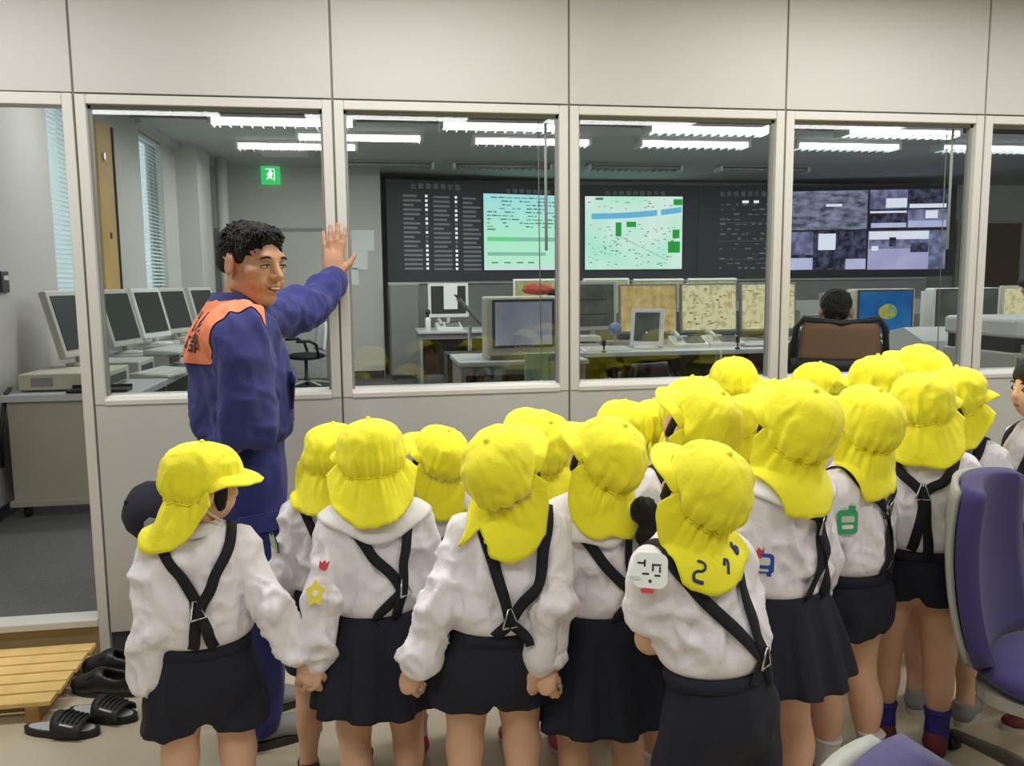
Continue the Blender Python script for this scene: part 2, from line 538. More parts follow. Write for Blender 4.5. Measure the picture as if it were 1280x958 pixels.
# windows
for k in range(NB):
    x0, x1 = k*WB, (k+1)*WB
    w = empty('window_%d' % (k+1), (0, 0, 0)); struct(w, 'interior window number %d from the doorway, clear glass in an off-white frame' % (k+1))
    a, b = x0+0.004, x1-0.004
    fo = 0.036
    MB().box(a, a+fo, -0.003, 0.062, 0.985, 2.125, 0.003).build('stile', 'frame', w)
    MB().box(b-fo, b, -0.003, 0.062, 0.985, 2.125, 0.003).build('stile', 'frame', w)
    MB().box(a+fo, b-fo, -0.001, 0.062, 2.091, 2.125, 0.003).build('top_rail', 'frame', w)
    MB().prism_x([(-0.004, 0.984), (0.062, 0.984), (0.062, 1.022), (0.03, 1.018), (0.008, 1.012), (-0.004, 1.000)], a+fo, b-fo).build('sill', 'frame', w)
    MB().box(a+fo, b-fo, 0.030, 0.036, 1.010, 2.095).build('pane', 'glass', w)
    MB().box(a+fo-0.002, a+fo+0.010, 0.022, 0.045, 1.01, 2.093).build('glazing_bead', 'mid_grey', w)
    MB().box(b-fo-0.010, b-fo+0.002, 0.022, 0.045, 1.01, 2.093).build('glazing_bead', 'mid_grey', w)
    MB().box(a+fo, b-fo, 0.022, 0.045, 2.078, 2.093).build('glazing_bead', 'mid_grey', w)
def blind(xw, label):
    k = int(xw//WB); a, b = k*WB+0.05, (k+1)*WB-0.05
    t = empty('window_blind', ((a+b)/2, 0.10, 2.14)); c = (a+b)/2
    MB().box(a-c, b-c, -0.02, 0.02, 0.0, 0.05, 0.004).build('headrail', 'white_plastic', t)
    MB().tube([(xw-c, 0, 0.0), (xw-c, 0.003, -0.10), (xw-c+0.002, 0.004, -0.58)], 0.0062, 8).build('wand', 'white_plastic', t)
    MB().tube([(xw-c-0.03, 0.0, 0.0), (xw-c-0.028, 0.004, -0.5), (xw-c-0.02, 0.004, -1.12)], 0.0022, 6).build('cord', 'mid_grey', t)
    MB().lathe([(0.003, -1.16), (0.007, -1.15), (0.005, -1.12)], 10, (xw-c-0.02, 0.004)).build('cord_tassel', 'white_plastic', t)
    tag(t, label, 'blind')
blind(1.765, 'raised blind with white wand hanging in the second window from the doorway')
blind(3.605, 'raised blind with white wand hanging in the fourth window from the doorway')

# ---- control room shell
ZF, ZC = 0.14, 2.95
def wall_with_holes_x(name, x, th, y0, y1, z0, z1, holes, m, label):
    """wall in plane x, holes = (ya, yb, za, zb)"""
    b = MB()
    ys = sorted(set([y0, y1]+[h[0] for h in holes]+[h[1] for h in holes]))
    for i in range(len(ys)-1):
        ya, yb = ys[i], ys[i+1]
        h = [q for q in holes if q[0] <= ya and q[1] >= yb]
        if h:
            b.box(x-th, x, ya, yb, z0, h[0][2]); b.box(x-th, x, ya, yb, h[0][3], z1)
        else: b.box(x-th, x, ya, yb, z0, z1)
    return struct(b.build(name, m), label)
XL = -1.03
wall_with_holes_x('wall_control_left', XL, 0.16, 0.075, 8.46, ZF, ZC, [(2.76, 3.42, 1.32, 2.75), (5.08, 5.95, 1.33, 2.86)], 'wall_in', 'pale left wall of the control room with two windows')
mat('baseboard_in', s2l(44, 44, 48), 0.6)
struct(MB().box(XL, XL+0.012, 0.09, 8.3, ZF, ZF+0.07).build('baseboard_left', 'baseboard_in'), 'dark baseboard along the left control room wall')
struct(MB().box(-1.2, 1.20, 8.3, 8.46, ZF, ZC).build('wall_back_left', 'wall_in'), 'pale back wall of the control room behind the officer')
struct(MB().box(1.10, 12.2, 9.58, 9.7, ZF, ZC).build('wall_back', 'wall_in'), 'pale back wall of the control room behind the display board')
struct(MB().box(1.08, 1.20, 8.46, 9.58, ZF, ZC).build('wall_return', 'wall_in'), 'short return of the back wall left of the display board')
struct(MB().box(12.2, 12.3, 0.075, 9.7, ZF, ZC).build('wall_control_right', 'wall_in'), 'pale right wall of the control room')
struct(MB().box(-1.02, 1.19, 8.285, 8.3, ZF, ZF+0.10).build('baseboard_back', 'baseboard_in'), 'dark baseboard of the back wall')
# ceiling: dark strip near the partition edge then pale tiles
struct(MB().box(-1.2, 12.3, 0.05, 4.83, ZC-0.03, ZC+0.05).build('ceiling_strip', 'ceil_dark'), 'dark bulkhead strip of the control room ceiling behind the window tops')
cl = MB().box(-1.2, 12.3, 4.83, 9.7, ZC, ZC+0.08).build('ceiling_control_room', 'ceil_in'); struct(cl, 'grey ceiling of the control room')
struct(MB().box(-1.2, 12.3, 4.80, 4.83, ZC-0.045, ZC).build('trim_1', 'frame'), 'pale trim between dark strip and ceiling')
struct(MB().box(-1.03, -0.98, 5.0, 8.3, ZC-0.05, ZC).build('trim_2', 'frame'), 'pale cornice along the left wall')
struct(MB().box(-1.03, -0.80, 6.55, 7.30, ZF, ZC).build('trim_3', 'wall_in'), 'pale column in the left corner of the control room')
struct(MB().tube([(-0.72, 7.6, ZF), (-0.72, 7.6, ZC)], 0.07, 16).build('trim_4', 'wall_in'), 'pale vertical pipe in the left corner of the control room')
# ceiling air diffuser and fixtures
def fixture(x0, x1, y, lit, label):
    zc = ZC-0.03 if y < 4.83 else ZC
    t = empty('ceiling_light', ((x0+x1)/2, y, zc)); L = (x1-x0)/2
    MB().box(-L-0.03, L+0.03, -0.12, 0.12, -0.028, 0.0, 0.004).build('housing', 'white_plastic' if lit else 'mid_grey', t)
    for s in (-0.06, 0.06):
        MB().tube([(-L, s, -0.05), (L, s, -0.05)], 0.016, 8).build('tube', 'tube' if lit else 'tube_dim', t)
    MB().box(-L-0.03, -L, -0.12, 0.12, -0.085, -0.02).build('end_cap', 'white_plastic', t)
    MB().box(L, L+0.03, -0.12, 0.12, -0.085, -0.02).build('end_cap', 'white_plastic', t)
    n = 13
    me = MB().box(-0.003, 0.003, -0.115, 0.115, -0.088, -0.064).mesh('louvre_fin')
    for i in range(n):
        link('louvre_fin', me, 'tube_dim', t, (-L+(i+0.5)*2*L/n, 0, 0))
    tag(t, label, 'ceiling light', 'fluorescent fixtures of the control room ceiling')
ORD = ['leftmost', 'second', 'third', 'fourth', 'fifth']
for i, (x0, x1, y) in enumerate(IN_LIGHTS):
    if i < 4: lb = 'lit louvred fluorescent fixture in the dark ceiling strip, %s of four from the left' % ORD[i]
    elif i < 9: lb = 'lit louvred fluorescent fixture in the long row on the grey ceiling, %s from the left' % ORD[i-4]
    elif i == 9: lb = 'lit fluorescent fixture nearest the green exit sign, above the officer'
    else: lb = 'lit fluorescent fixture just behind the partition top, %s of four' % ORD[i-10]
    fixture(x0, x1, y, True, lb)
for i, x0 in enumerate((0.62, 2.14, 3.9, 5.7)):
    fixture(x0, x0+1.22, 7.65, False, 'unlit dim fluorescent fixture above the display board, %s of four from the left' % ORD[i])
t = empty('air_diffuser', (0.1, 6.9, ZC)); tag(t, 'square ceiling air diffuser with dark slot near the exit sign', 'air diffuser')
MB().box(-0.34, 0.34, -0.34, 0.34, -0.025, 0, 0.004).build('frame', 'ceil_in', t)
MB().box(-0.26, 0.26, -0.26, 0.26, -0.035, -0.02, 0.004).build('inner_plate', 'white_plastic', t)
t = empty('ceiling_slot', (0.62, 5.35, ZC)); tag(t, 'long dark air slot in the control room ceiling above the officer', 'air slot')
MB().box(-0.06, 0.06, -0.45, 0.75, -0.012, 0).build('frame', 'white_plastic', t)
MB().box(-0.035, 0.0, -0.42, 0.72, -0.015, -0.004).build('slot', 'black', t)

# ---- left wall: windows with blinds, plywood board
def side_window(n, ya, yb, za, zb, label):
    w = empty('window_%d' % n, (XL, (ya+yb)/2, za)); struct(w, label)
    c = (ya+yb)/2; h = zb-za; d = (yb-ya)/2
    for s in (-1, 1):
        MB().box(-0.12, -0.07, s*d-0.02 if s > 0 else -d-0.005+0.005, (d if s > 0 else -d+0.02), 0.0, h).build('stile', 'mid_grey', w)
    MB().box(-0.12, -0.07, -d, d, 0.0, 0.03).build('bottom_rail', 'mid_grey', w)
    MB().box(-0.12, -0.07, -d, d, h-0.03, h).build('top_rail', 'mid_grey', w)
    MB().box(-0.105, -0.098, -d, d, 0.0, h).build('pane', 'glass', w)
    return w
def slat_mat():
    m = bpy.data.materials.new('blind_slat'); m.use_nodes = True; nt = m.node_tree; N = nt.nodes; L = nt.links
    N.remove(N['Principled BSDF'])
    d = N.new('ShaderNodeBsdfDiffuse'); d.inputs[0].default_value = (0.80, 0.86, 0.84, 1)
    t = N.new('ShaderNodeBsdfTranslucent'); t.inputs[0].default_value = (0.80, 0.88, 0.86, 1)
    x = N.new('ShaderNodeMixShader'); x.inputs[0].default_value = 0.55
    L.new(d.outputs[0], x.inputs[1]); L.new(t.outputs[0], x.inputs[2]); L.new(x.outputs[0], N['Material Output'].inputs[0])
    MATS['blind_slat'] = m
slat_mat()
mat('frost', s2l(200, 215, 225), 0.4)
side_window(7, 2.76, 3.42, 1.32, 2.75, 'left wall window beside the doorway with bright lowered blind')
side_window(8, 5.08, 5.95, 1.33, 2.86, 'left wall window beyond the plywood board with half-open blind')
def slat_blind(yc, yw, z0, z1, pitch, tilt, label):
    t = empty('slat_blind', (XL-0.035, yc, z1)); tag(t, label, 'blind')
    MB().box(-0.02, 0.02, -yw/2, yw/2, -0.03, 0.0, 0.003).build('headrail', 'white_plastic', t)
    b = MB().xf((0, 0, 0), (0, tilt, 0)).box(-0.017, 0.017, -yw/2, yw/2, -0.0008, 0.0008)
    me = b.mesh('slat'); n = int((z1-z0-0.04)/pitch)
    for i in range(n): link('slat', me, 'blind_slat', t, (0, 0, -0.045-i*pitch))
slat_blind(3.09, 0.64, 1.36, 2.74, 0.033, R(74), 'white slatted blind in the left wall window beside the doorway')
slat_blind(5.51, 0.84, 1.37, 2.85, 0.036, R(25), 'pale slatted blind in the left wall window beyond the plywood board')
t = empty('plywood_board', (XL+0.004, 3.9, 1.40)); tag(t, 'tall bare plywood board with a dark round hole on left wall', 'board')
MB().box(0.0, 0.03, -0.2, 0.19, 0, 1.30, 0.003).build('panel', 'plywood', t)
MB().xf((0.03, 0.02, 0.43), (0, PI/2, 0)).lathe([(0.028, -0.001), (0.028, 0.003), (0.02, 0.004)], 16).build('hole', 'black', t)
MB().box(0.0, 0.045, 0.19, 0.205, 0, 1.30).build('edge_strip', 'dark_grey', t)
MB().box(0.03, 0.05, -0.10, -0.06, 1.0, 1.06).build('bracket', 'chrome', t)
t = empty('wall_switch', (XL, 1.90, 1.46)); tag(t, 'small dark wall control plate at the photo\'s left edge', 'switch plate')
MB().box(0, 0.015, -0.05, 0.05, -0.06, 0.06, 0.004).build('plate', 'dark_grey', t)
MB().box(0.012, 0.02, -0.03, 0.03, 0.01, 0.035).build('button', 'white_plastic', t)

# exit sign (green running-man pictogram)
mat('exit_green', s2l(40, 180, 90), 0.4, emit=s2l(60, 200, 110), estr=0.9)
mat('exit_white', (1, 1, 1), 0.4, emit=(0.9, 1, 0.92), estr=1.3)
t = empty('exit_sign', (-0.21, 8.3, 2.72)); tag(t, 'green emergency exit sign high on the back wall', 'exit sign')
MB().box(-0.12, 0.12, -0.05, 0.0, 0, 0.25, 0.006).build('box', 'exit_green', t)
b = MB(); b.xf((0, -0.052, 0), (PI/2, 0, 0))
b.prism(rbox(0, 0.175, 0.028, 0.028, 0.012), -0.001, 0.001)
b.prism([(-0.03, 0.15), (0.02, 0.16), (0.03, 0.13), (0.012, 0.10), (0.03, 0.07), (0.02, 0.06), (-0.01, 0.09), (-0.04, 0.06), (-0.05, 0.07), (-0.02, 0.11), (-0.045, 0.12)], -0.001, 0.001)
b.prism([(-0.06, 0.20), (0.055, 0.20), (0.055, 0.045), (0.045, 0.045), (0.045, 0.19), (-0.06, 0.19)], -0.001, 0.001)
b.build('pictogram', 'exit_white', t)
# back wall door behind the officer
t = empty('door_2', (-0.24, 8.3, ZF)); struct(t, 'pale grey door with lever handle in the back wall behind the officer')
MB().box(-0.70, 0.70, -0.03, 0, 0, 2.02).build('frame', 'mid_grey', t)
MB().box(-0.66, 0.66, -0.045, -0.02, 0.02, 1.97, 0.003).build('leaf', 'grey_plastic', t)
MB().tube([(0.30, -0.05, 0.98), (0.30, -0.09, 0.98), (0.42, -0.09, 0.98)], 0.012, 8).build('handle', 'dark_grey', t)
for i, (x, z, w, h, rz) in enumerate([(0.95, 2.0, 0.30, 0.27, 0.0), (0.90, 1.74, 0.21, 0.25, 0.03), (0.82, 1.52, 0.12, 0.22, -0.04)]):  # stepped white shape beside the hand, built as three plain sheets
    o = MB().box(-w/2, w/2, -0.003, 0, -h/2, h/2).build('notice_sheet', 'paper', None, (x, 8.297, z), (0, rz, 0))
    tag(o, ['large white notice sheet, topmost of three on the back wall beside the hand', 'middle white notice sheet of three on the back wall beside the hand', 'small lowest white notice sheet of three on the back wall beside the hand'][i], 'notice', 'notices on the back wall')
# right end door
t = empty('door_3', (11.3, 9.55, ZF)); struct(t, 'dark brown door at the right end of the back wall')
MB().box(-0.62, 0.62, -0.04, 0, 0, 2.24).build('frame', 'grey_plastic', t)
MB().box(-0.56, 0.56, -0.06, -0.03, 0.01, 2.18, 0.003).build('leaf', 'brown_door', t)
MB().tube([(-0.45, -0.06, 1.0), (-0.45, -0.11, 1.0), (-0.33, -0.11, 1.0)], 0.012, 8).build('handle', 'chrome', t)
t = empty('wall_panel_box', (10.45, 9.55, 1.9)); tag(t, 'small dark control box on the wall right of the camera screens', 'control box')
MB().box(-0.16, 0.16, -0.09, 0, -0.02, 0.26, 0.01).build('box', 'dark_grey', t)
MB().box(-0.12, 0.12, -0.096, -0.09, 0.05, 0.2).build('face', 'black_gloss', t)

# ---- big display board
mat('board', s2l(58, 60, 66), 0.45)
mat('board_text', s2l(150, 152, 156), 0.6, emit=s2l(150, 152, 156), estr=0.12)
mat('board_white', s2l(235, 235, 235), 0.6, emit=(1, 1, 1), estr=0.8)
mat('board_red', s2l(220, 90, 90), 0.6, emit=s2l(220, 90, 90), estr=0.6)
BP = [(1.28, 8.66), (2.62, 8.98), (4.05, 9.32), (6.05, 9.27), (7.35, 9.14), (9.51, 8.58)]
BZ0, BZ1 = 1.44, 2.86
board = empty('display_board', (0, 0, 0)); tag(board, 'wide dark display board across the control room back wall', 'display board')
def seg_frame(i):
    a = Vector((*BP[i], 0)); b = Vector((*BP[i+1], 0)); u = (b-a).normalized()
    n = Vector((u.y, -u.x, 0))
    return a, b, u, n
for i in range(5):
    a, b, u, n = seg_frame(i)
    L = (b-a).length; ang = math.atan2(u.y, u.x)
    MB().box(0.0, L, 0.0, 0.12, BZ0, BZ1, 0.004).build('board_panel', 'board', board, (a.x, a.y, 0), (0, 0, ang))
    MB().box(0.0, L, 0.02, 0.12, 0.0+ZF, BZ0-0.015).build('base_panel', 'mid_grey', board, (a.x, a.y, 0), (0, 0, ang))
    MB().box(0.0, L, -0.02, 0.14, BZ0-0.03, BZ0-0.002).build('ledge', 'grey_plastic', board, (a.x, a.y, 0), (0, 0, ang))
def board_pt(s):
    """arc length along the board -> (point, angle)"""
    for i in range(5):
        a, b, u, n = seg_frame(i); L = (b-a).length
        if s <= L or i == 4: return a+u*s+n*0.0, math.atan2(u.y, u.x)
        s -= L
def on_board(mb, name, m, s, parent=board, lift=0.0):
    p, ang = board_pt(s)
    n = Vector((math.sin(ang), -math.cos(ang), 0))
    return mb.build(name, m, parent, p+n*lift, (0, 0, ang))
def text_mesh(body, size, name='text', depth=0.002, bold=0.0):
    c = bpy.data.curves.new(name, 'FONT'); c.body = body; c.size = size
    c.align_x = 'CENTER'; c.align_y = 'CENTER'; c.extrude = depth; c.offset = bold; c.resolution_u = 2
    o = bpy.data.objects.new(name, c); COL.objects.link(o)
    dg = bpy.context.evaluated_depsgraph_get()
    me = bpy.data.meshes.new_from_object(o.evaluated_get(dg), depsgraph=dg)
    bpy.data.objects.remove(o); bpy.data.curves.remove(c)
    return me
def board_title(body, s, z, size=0.10):
    p, ang = board_pt(s); n = Vector((math.sin(ang), -math.cos(ang), 0))
    me = text_mesh(body, size, 'title')
    o = link('title', me, 'board_text', board, p+n*0.006+Vector((0, 0, z)), (PI/2, 0, ang))
    return o
board_title('出 動 車 両 表 示 盤', 0.72, 2.765, 0.085)
board_title('支 援 情 報 表 示 盤', 2.15, 2.735, 0.085)
board_title('指 令 情 報 地 図 表 示 盤', 3.85, 2.735, 0.085)
board_title('気 象 情 報 表 示 盤', 5.55, 2.735, 0.085)
board_title('監 視 映 像 情 報 表 示 盤', 7.30, 2.775, 0.085)
# left list board: three columns of plates with small lamps
rng = random.Random(4)
for c in range(3):
    for r in range(17):
        z = 2.62-r*0.063-0.006*c
        w = rng.choice([0.15, 0.2, 0.24, 0.26])
        if r > 11 or (c == 2 and r % 3 == 2): w = 0.27
        s0 = 0.24+c*0.44
        b = MB().box(0, w, -0.004, 0, z, z+0.028); on_board(b, 'name_plate', 'board_text', s0)
        b = MB().box(0, 0.035, -0.005, 0, z, z+0.034); on_board(b, 'status_lamp', 'board_white' if rng.random() < 0.7 else 'board_text', s0+0.32)
# weather board small print: one flat print of text rows
b = MB()
rng = random.Random(9)
for r in range(14):
    z = 2.57-r*0.075
    x = -0.55
    while x < 0.55:
        w = rng.uniform(0.02, 0.09)
        if rng.random() < 0.6: b.box(x, x+w, -0.004, 0, z, z+rng.choice([0.012, 0.02, 0.026]))
        x += w+rng.uniform(0.02, 0.10)
for i in range(3):
    b.box(-0.58, 0.55, -0.003, 0, 2.30-i*0.28, 2.304-i*0.28)
o = on_board(b, 'printed_rows', 'board_text', 5.75); o['kind'] = 'stuff'
b = MB()
for x, w in ((-0.18, 0.10), (0.0, 0.08), (0.26, 0.10), (0.50, 0.09)): b.box(x, x+w, -0.005, 0, 2.60, 2.64)
on_board(b, 'lit_figures', 'board_white', 5.72)['kind'] = 'stuff'
on_board(MB().box(0.30, 0.38, -0.006, 0, 1.98, 2.01), 'red_lamp', 'board_red', 5.72)
b = MB(); rng = random.Random(12)
for r in range(18):
    z = 2.58-r*0.055
    for q in range(2):
        b.box(q*0.17, q*0.17+rng.uniform(0.04, 0.12), -0.004, 0, z, z+0.018)
on_board(b, 'printed_rows', 'board_text', 6.42)['kind'] = 'stuff'

# projection screens on the board
def emis(name, nodes_fn, strength):
    m = bpy.data.materials.new(name); m.use_nodes = True
    nt = m.node_tree; N = nt.nodes; L = nt.links
    N.remove(N['Principled BSDF'])
    e = N.new('ShaderNodeEmission'); e.inputs[1].default_value = strength
    tc = N.new('ShaderNodeTexCoord')
    col = nodes_fn(N, L, tc)
    if isinstance(col, tuple): e.inputs[0].default_value = (*col, 1)
    else: L.new(col, e.inputs[0])
    L.new(e.outputs[0], N['Material Output'].inputs[0])
    MATS[name] = m; return m
def ramp_noise(c0, c1, scale, detail=4, lo=0.4, hi=0.6, vec=(1, 1, 1)):
    def fn(N, L, tc):
        mp = N.new('ShaderNodeMapping'); mp.inputs['Scale'].default_value = vec
        L.new(tc.outputs['Object'], mp.inputs[0])
        n = N.new('ShaderNodeTexNoise'); n.inputs['Scale'].default_value = scale; n.inputs['Detail'].default_value = detail
        L.new(mp.outputs[0], n.inputs['Vector'])
        r = N.new('ShaderNodeValToRGB')
        r.color_ramp.elements[0].position = lo; r.color_ramp.elements[0].color = (*c0, 1)
        r.color_ramp.elements[1].position = hi; r.color_ramp.elements[1].color = (*c1, 1)
        L.new(n.outputs['Fac'], r.inputs[0]); return r.outputs[0]
    return fn
def ramp_z(stops, axis='Z'):
    def fn(N, L, tc):
        sp = N.new('ShaderNodeSeparateXYZ'); L.new(tc.outputs['Generated'], sp.inputs[0])
        r = N.new('ShaderNodeValToRGB')
        els = r.color_ramp.elements
        while len(els) < len(stops): els.new(0.5)
        for e, (p, c) in zip(els, stops): e.position = p; e.color = (*c, 1)
        L.new(sp.outputs[axis], r.inputs[0]); return r.outputs[0]
    return fn
emis('scr_list', ramp_z([(0.0, s2l(205, 255, 225)), (0.5, s2l(190, 255, 225)), (1.0, s2l(175, 240, 245))]), 1.0)
emis('scr_map', ramp_noise(s2l(190, 250, 228), s2l(240, 255, 248), 1.2, 2, 0.35, 0.65), 1.0)
emis('scr_blue', lambda N, L, tc: s2l(110, 195, 235), 1.0)
emis('scr_green', lambda N, L, tc: s2l(50, 165, 70), 1.0)
emis('scr_green2', lambda N, L, tc: s2l(120, 225, 150), 1.0)
emis('scr_ink', lambda N, L, tc: s2l(100, 150, 140), 0.8)
emis('scr_ink2', lambda N, L, tc: s2l(150, 215, 190), 0.9)
emis('scr_white', lambda N, L, tc: s2l(235, 240, 255), 1.0)
def big_screen(s, w, z0, z1, m, label):
    p, ang = board_pt(s); n = Vector((math.sin(ang), -math.cos(ang), 0))
    t = empty('projection_screen', p+n*0.008+Vector((0, 0, z0)), ang)
    t.parent = board; t['label'] = label
    h = z1-z0
    MB().box(-w/2-0.02, w/2+0.02, 0.0, 0.03, -0.02, h+0.02).build('bezel', 'black', t)
    MB().box(-w/2, w/2, -0.006, 0.004, 0, h).build('screen', m, t)
    return t, w, h
def put(t, name, m, mb, kind=None):
    o = mb.build(name, m, t)
    if kind: o['kind'] = kind
    return o
t, w, h = big_screen(2.17, 1.47, 1.60, 2.70, 'scr_list', 'pale mint projection screen with text rows and green bars')
b = MB(); rng = random.Random(1)
for r in range(9):
    z = h-0.06-r*0.052
    x = -w/2+0.05
    while x < w/2-0.06:
        q = rng.uniform(0.03, 0.12)
        if rng.random() < 0.72: b.box(x, x+q, -0.008, -0.005, z, z+rng.choice([0.012, 0.018]))
        x += q+0.02
for x in (-0.62, -0.42, -0.22, -0.04): b.box(x, x+0.10, -0.008, -0.005, 0.10, 0.118)
b.box(-w/2+0.05, -w/2+0.18, -0.008, -0.005, 0.58, 0.60)
put(t, 'screen_print', 'scr_ink', b, 'stuff')
put(t, 'green_bar', 'scr_green2', MB().box(-w/2+0.05, -0.22, -0.008, -0.005, 0.42, 0.48))
b = MB().box(-0.22, w/2-0.05, -0.008, -0.005, 0.42, 0.48).box(-w/2+0.05, 0.25, -0.008, -0.005, 0.21, 0.26)
put(t, 'grey_bar', 'scr_ink2', b)
put(t, 'footer_line', 'scr_white', MB().box(-w/2, w/2, -0.008, -0.005, 0.0, 0.035))
t, w, h = big_screen(3.83, 1.53, 1.60, 2.70, 'scr_map', 'bright projection screen showing a street map with a blue river')
q = MB(); q.xf((0, 0, 0), (PI/2, 0, 0))
pts = []
for i in range(13):
    x = -w/2+0.10+i*(w-0.12)/12; pts.append((x, h*0.69+0.10*(i/12)**2))
poly = pts+[(x, y+0.085) for x, y in reversed(pts)]
q.prism(poly, 0.005, 0.009); put(t, 'river', 'scr_blue', q)
put(t, 'river_bridge', 'scr_map', MB().box(0.36, 0.42, -0.011, -0.006, h*0.70, h*0.88))
for i, (x0, x1, z0, z1) in enumerate([(-0.29, -0.20, .50, .71), (-0.12, 0.03, .64, .72), (0.62, 0.76, .97, 1.06), (0.61, 0.72, .47, .60), (0.54, 0.73, .25, .42)]):
    put(t, 'green_block', 'scr_green', MB().box(x0, x1, -0.009, -0.005, z0, z1))
b = MB(); rng = random.Random(3)
for i in range(150):
    x = rng.uniform(-w/2+0.04, w/2-0.1); z = rng.uniform(0.04, h-0.04)
    if abs(z-h*0.74) < 0.09: continue
    b.box(x, x+rng.uniform(0.012, 0.05), -0.008, -0.005, z, z+rng.uniform(0.006, 0.014))
q = MB()
for i in range(20):
    f = i/19; x = -0.25+f*0.75; z = 0.50-f*0.36
    b.box(x, x+0.038, -0.008, -0.005, z, z+0.007)
b.box(-w/2+0.16, -w/2+0.28, -0.009, -0.005, h-0.055, h-0.02)
put(t, 'screen_print', 'scr_ink', b, 'stuff')
# camera wall of four pictures
emis('cam_view_town', ramp_noise(s2l(70, 78, 92), s2l(165, 170, 200), 5, 6, 0.35, 0.68, (1, 1, 2.4)), 0.8)
emis('cam_view_lot', ramp_noise(s2l(178, 176, 225), s2l(200, 198, 238), 3, 3, 0.3, 0.7), 0.8)
emis('cam_view_dark', ramp_noise(s2l(36, 38, 52), s2l(92, 96, 128), 9, 4, 0.4, 0.65), 0.8)
emis('cam_view_mid', ramp_noise(s2l(96, 100, 132), s2l(150, 156, 200), 7, 4, 0.4, 0.65), 0.8)
emis('cam_view_sky', ramp_noise(s2l(185, 192, 235), s2l(215, 220, 250), 2, 2, 0.3, 0.7), 0.9)
t, w, h = big_screen(7.45, 2.40, 1.55, 2.78, 'black', 'large camera screen split into four grey-blue pictures')
MB().box(-w/2-0.04, w/2+0.10, -0.02, 0.02, h, h+0.05).build('rim', 'black', t)
MB().box(-w/2-0.04, w/2+0.10, -0.02, 0.02, -0.10, 0.0).build('rim', 'black', t)
MB().box(w/2, w/2+0.10, -0.02, 0.02, 0.0, h).build('rim', 'black', t)
def pic(name, m, x0, x1, z0, z1, lift=0.008): return put(t, name, m, MB().box(x0, x1, -lift, -0.004, z0, z1))
pic('camera_picture', 'cam_view_town', -1.18, 0.0, 0.63, h-0.01)
pic('camera_picture', 'cam_view_dark', -1.18, 0.0, 0.01, 0.61)
pic('camera_picture', 'cam_view_lot', 0.03, 1.18, 0.01, 0.60)
pic('camera_picture', 'cam_view_mid', 0.03, 0.59, 0.93, h-0.01)
pic('camera_picture', 'cam_view_dark', 0.60, 1.18, 0.93, h-0.01)
pic('camera_picture', 'cam_view_dark', 0.03, 0.59, 0.64, 0.92)
pic('camera_picture', 'cam_view_mid', 0.60, 1.18, 0.64, 0.92)
L2 = 0.011
pic('camera_detail', 'scr_white', -0.72, -0.46, 0.32, 0.57, L2); pic('camera_detail', 'cam_view_sky', -0.30, 0.0, 0.02, 0.18, L2)
pic('camera_detail', 'cam_view_sky', -1.18, -0.80, 0.02, 0.2, L2); pic('camera_detail', 'cam_view_mid', -1.18, -0.80, 0.25, 0.6, L2)
pic('camera_detail', 'scr_white', -0.62, -0.38, 0.98, 1.02, L2)
pic('camera_detail', 'scr_white', 0.27, 0.58, 0.95, 1.09, L2); pic('camera_detail', 'scr_white', 0.62, 1.16, 0.94, 1.0, L2)
pic('camera_detail', 'scr_white', 0.04, 0.58, 0.87, 0.90, L2); pic('camera_detail', 'cam_view_sky', 0.06, 0.58, 0.65, 0.72, L2)
pic('camera_detail', 'scr_white', 0.86, 1.04, 0.78, 0.90, L2); pic('camera_detail', 'cam_view_sky', 0.61, 1.17, 0.65, 0.75, L2)
pic('camera_detail', 'scr_white', 0.04, 0.92, 0.47, 0.59, L2); pic('camera_detail', 'cam_view_mid', 0.04, 1.18, 0.33, 0.47, L2)
pic('camera_detail', 'cam_view_dark', 0.66, 0.92, 0.27, 0.41, 0.014); pic('camera_detail', 'cam_view_dark', 0.34, 0.44, 0.36, 0.50, 0.014)
pic('camera_detail', 'scr_white', 0.08, 0.18, 0.30, 0.37, 0.014); pic('camera_detail', 'cam_view_mid', 0.93, 1.18, 0.01, 0.60, 0.012)
# ------------------------------------------------------------------ control room furniture
emis('map_amber', ramp_noise(s2l(176, 150, 92), s2l(212, 190, 132), 14, 6, 0.35, 0.65), 0.85)
emis('map_cream', ramp_noise(s2l(196, 184, 132), s2l(232, 224, 178), 18, 6, 0.38, 0.52), 0.85)
emis('map_ink', lambda N, L, tc: s2l(120, 104, 72), 0.7)
emis('scr_desktop', ramp_noise(s2l(20, 84, 150), s2l(44, 118, 180), 4, 2, 0.3, 0.7), 0.8)
emis('scr_logo', ramp_noise(s2l(190, 170, 60), s2l(110, 160, 110), 20, 2, 0.4, 0.6), 0.8)
emis('scr_haze', ramp_noise(s2l(128, 134, 150), s2l(172, 176, 190), 3, 2, 0.3, 0.7), 0.55)
emis('scr_green_page', ramp_noise(s2l(170, 176, 120), s2l(196, 200, 150), 12, 3, 0.4, 0.6), 0.7)
emis('scr_dim', ramp_noise(s2l(84, 92, 84), s2l(104, 112, 100), 5, 2, 0.4, 0.6), 0.55)

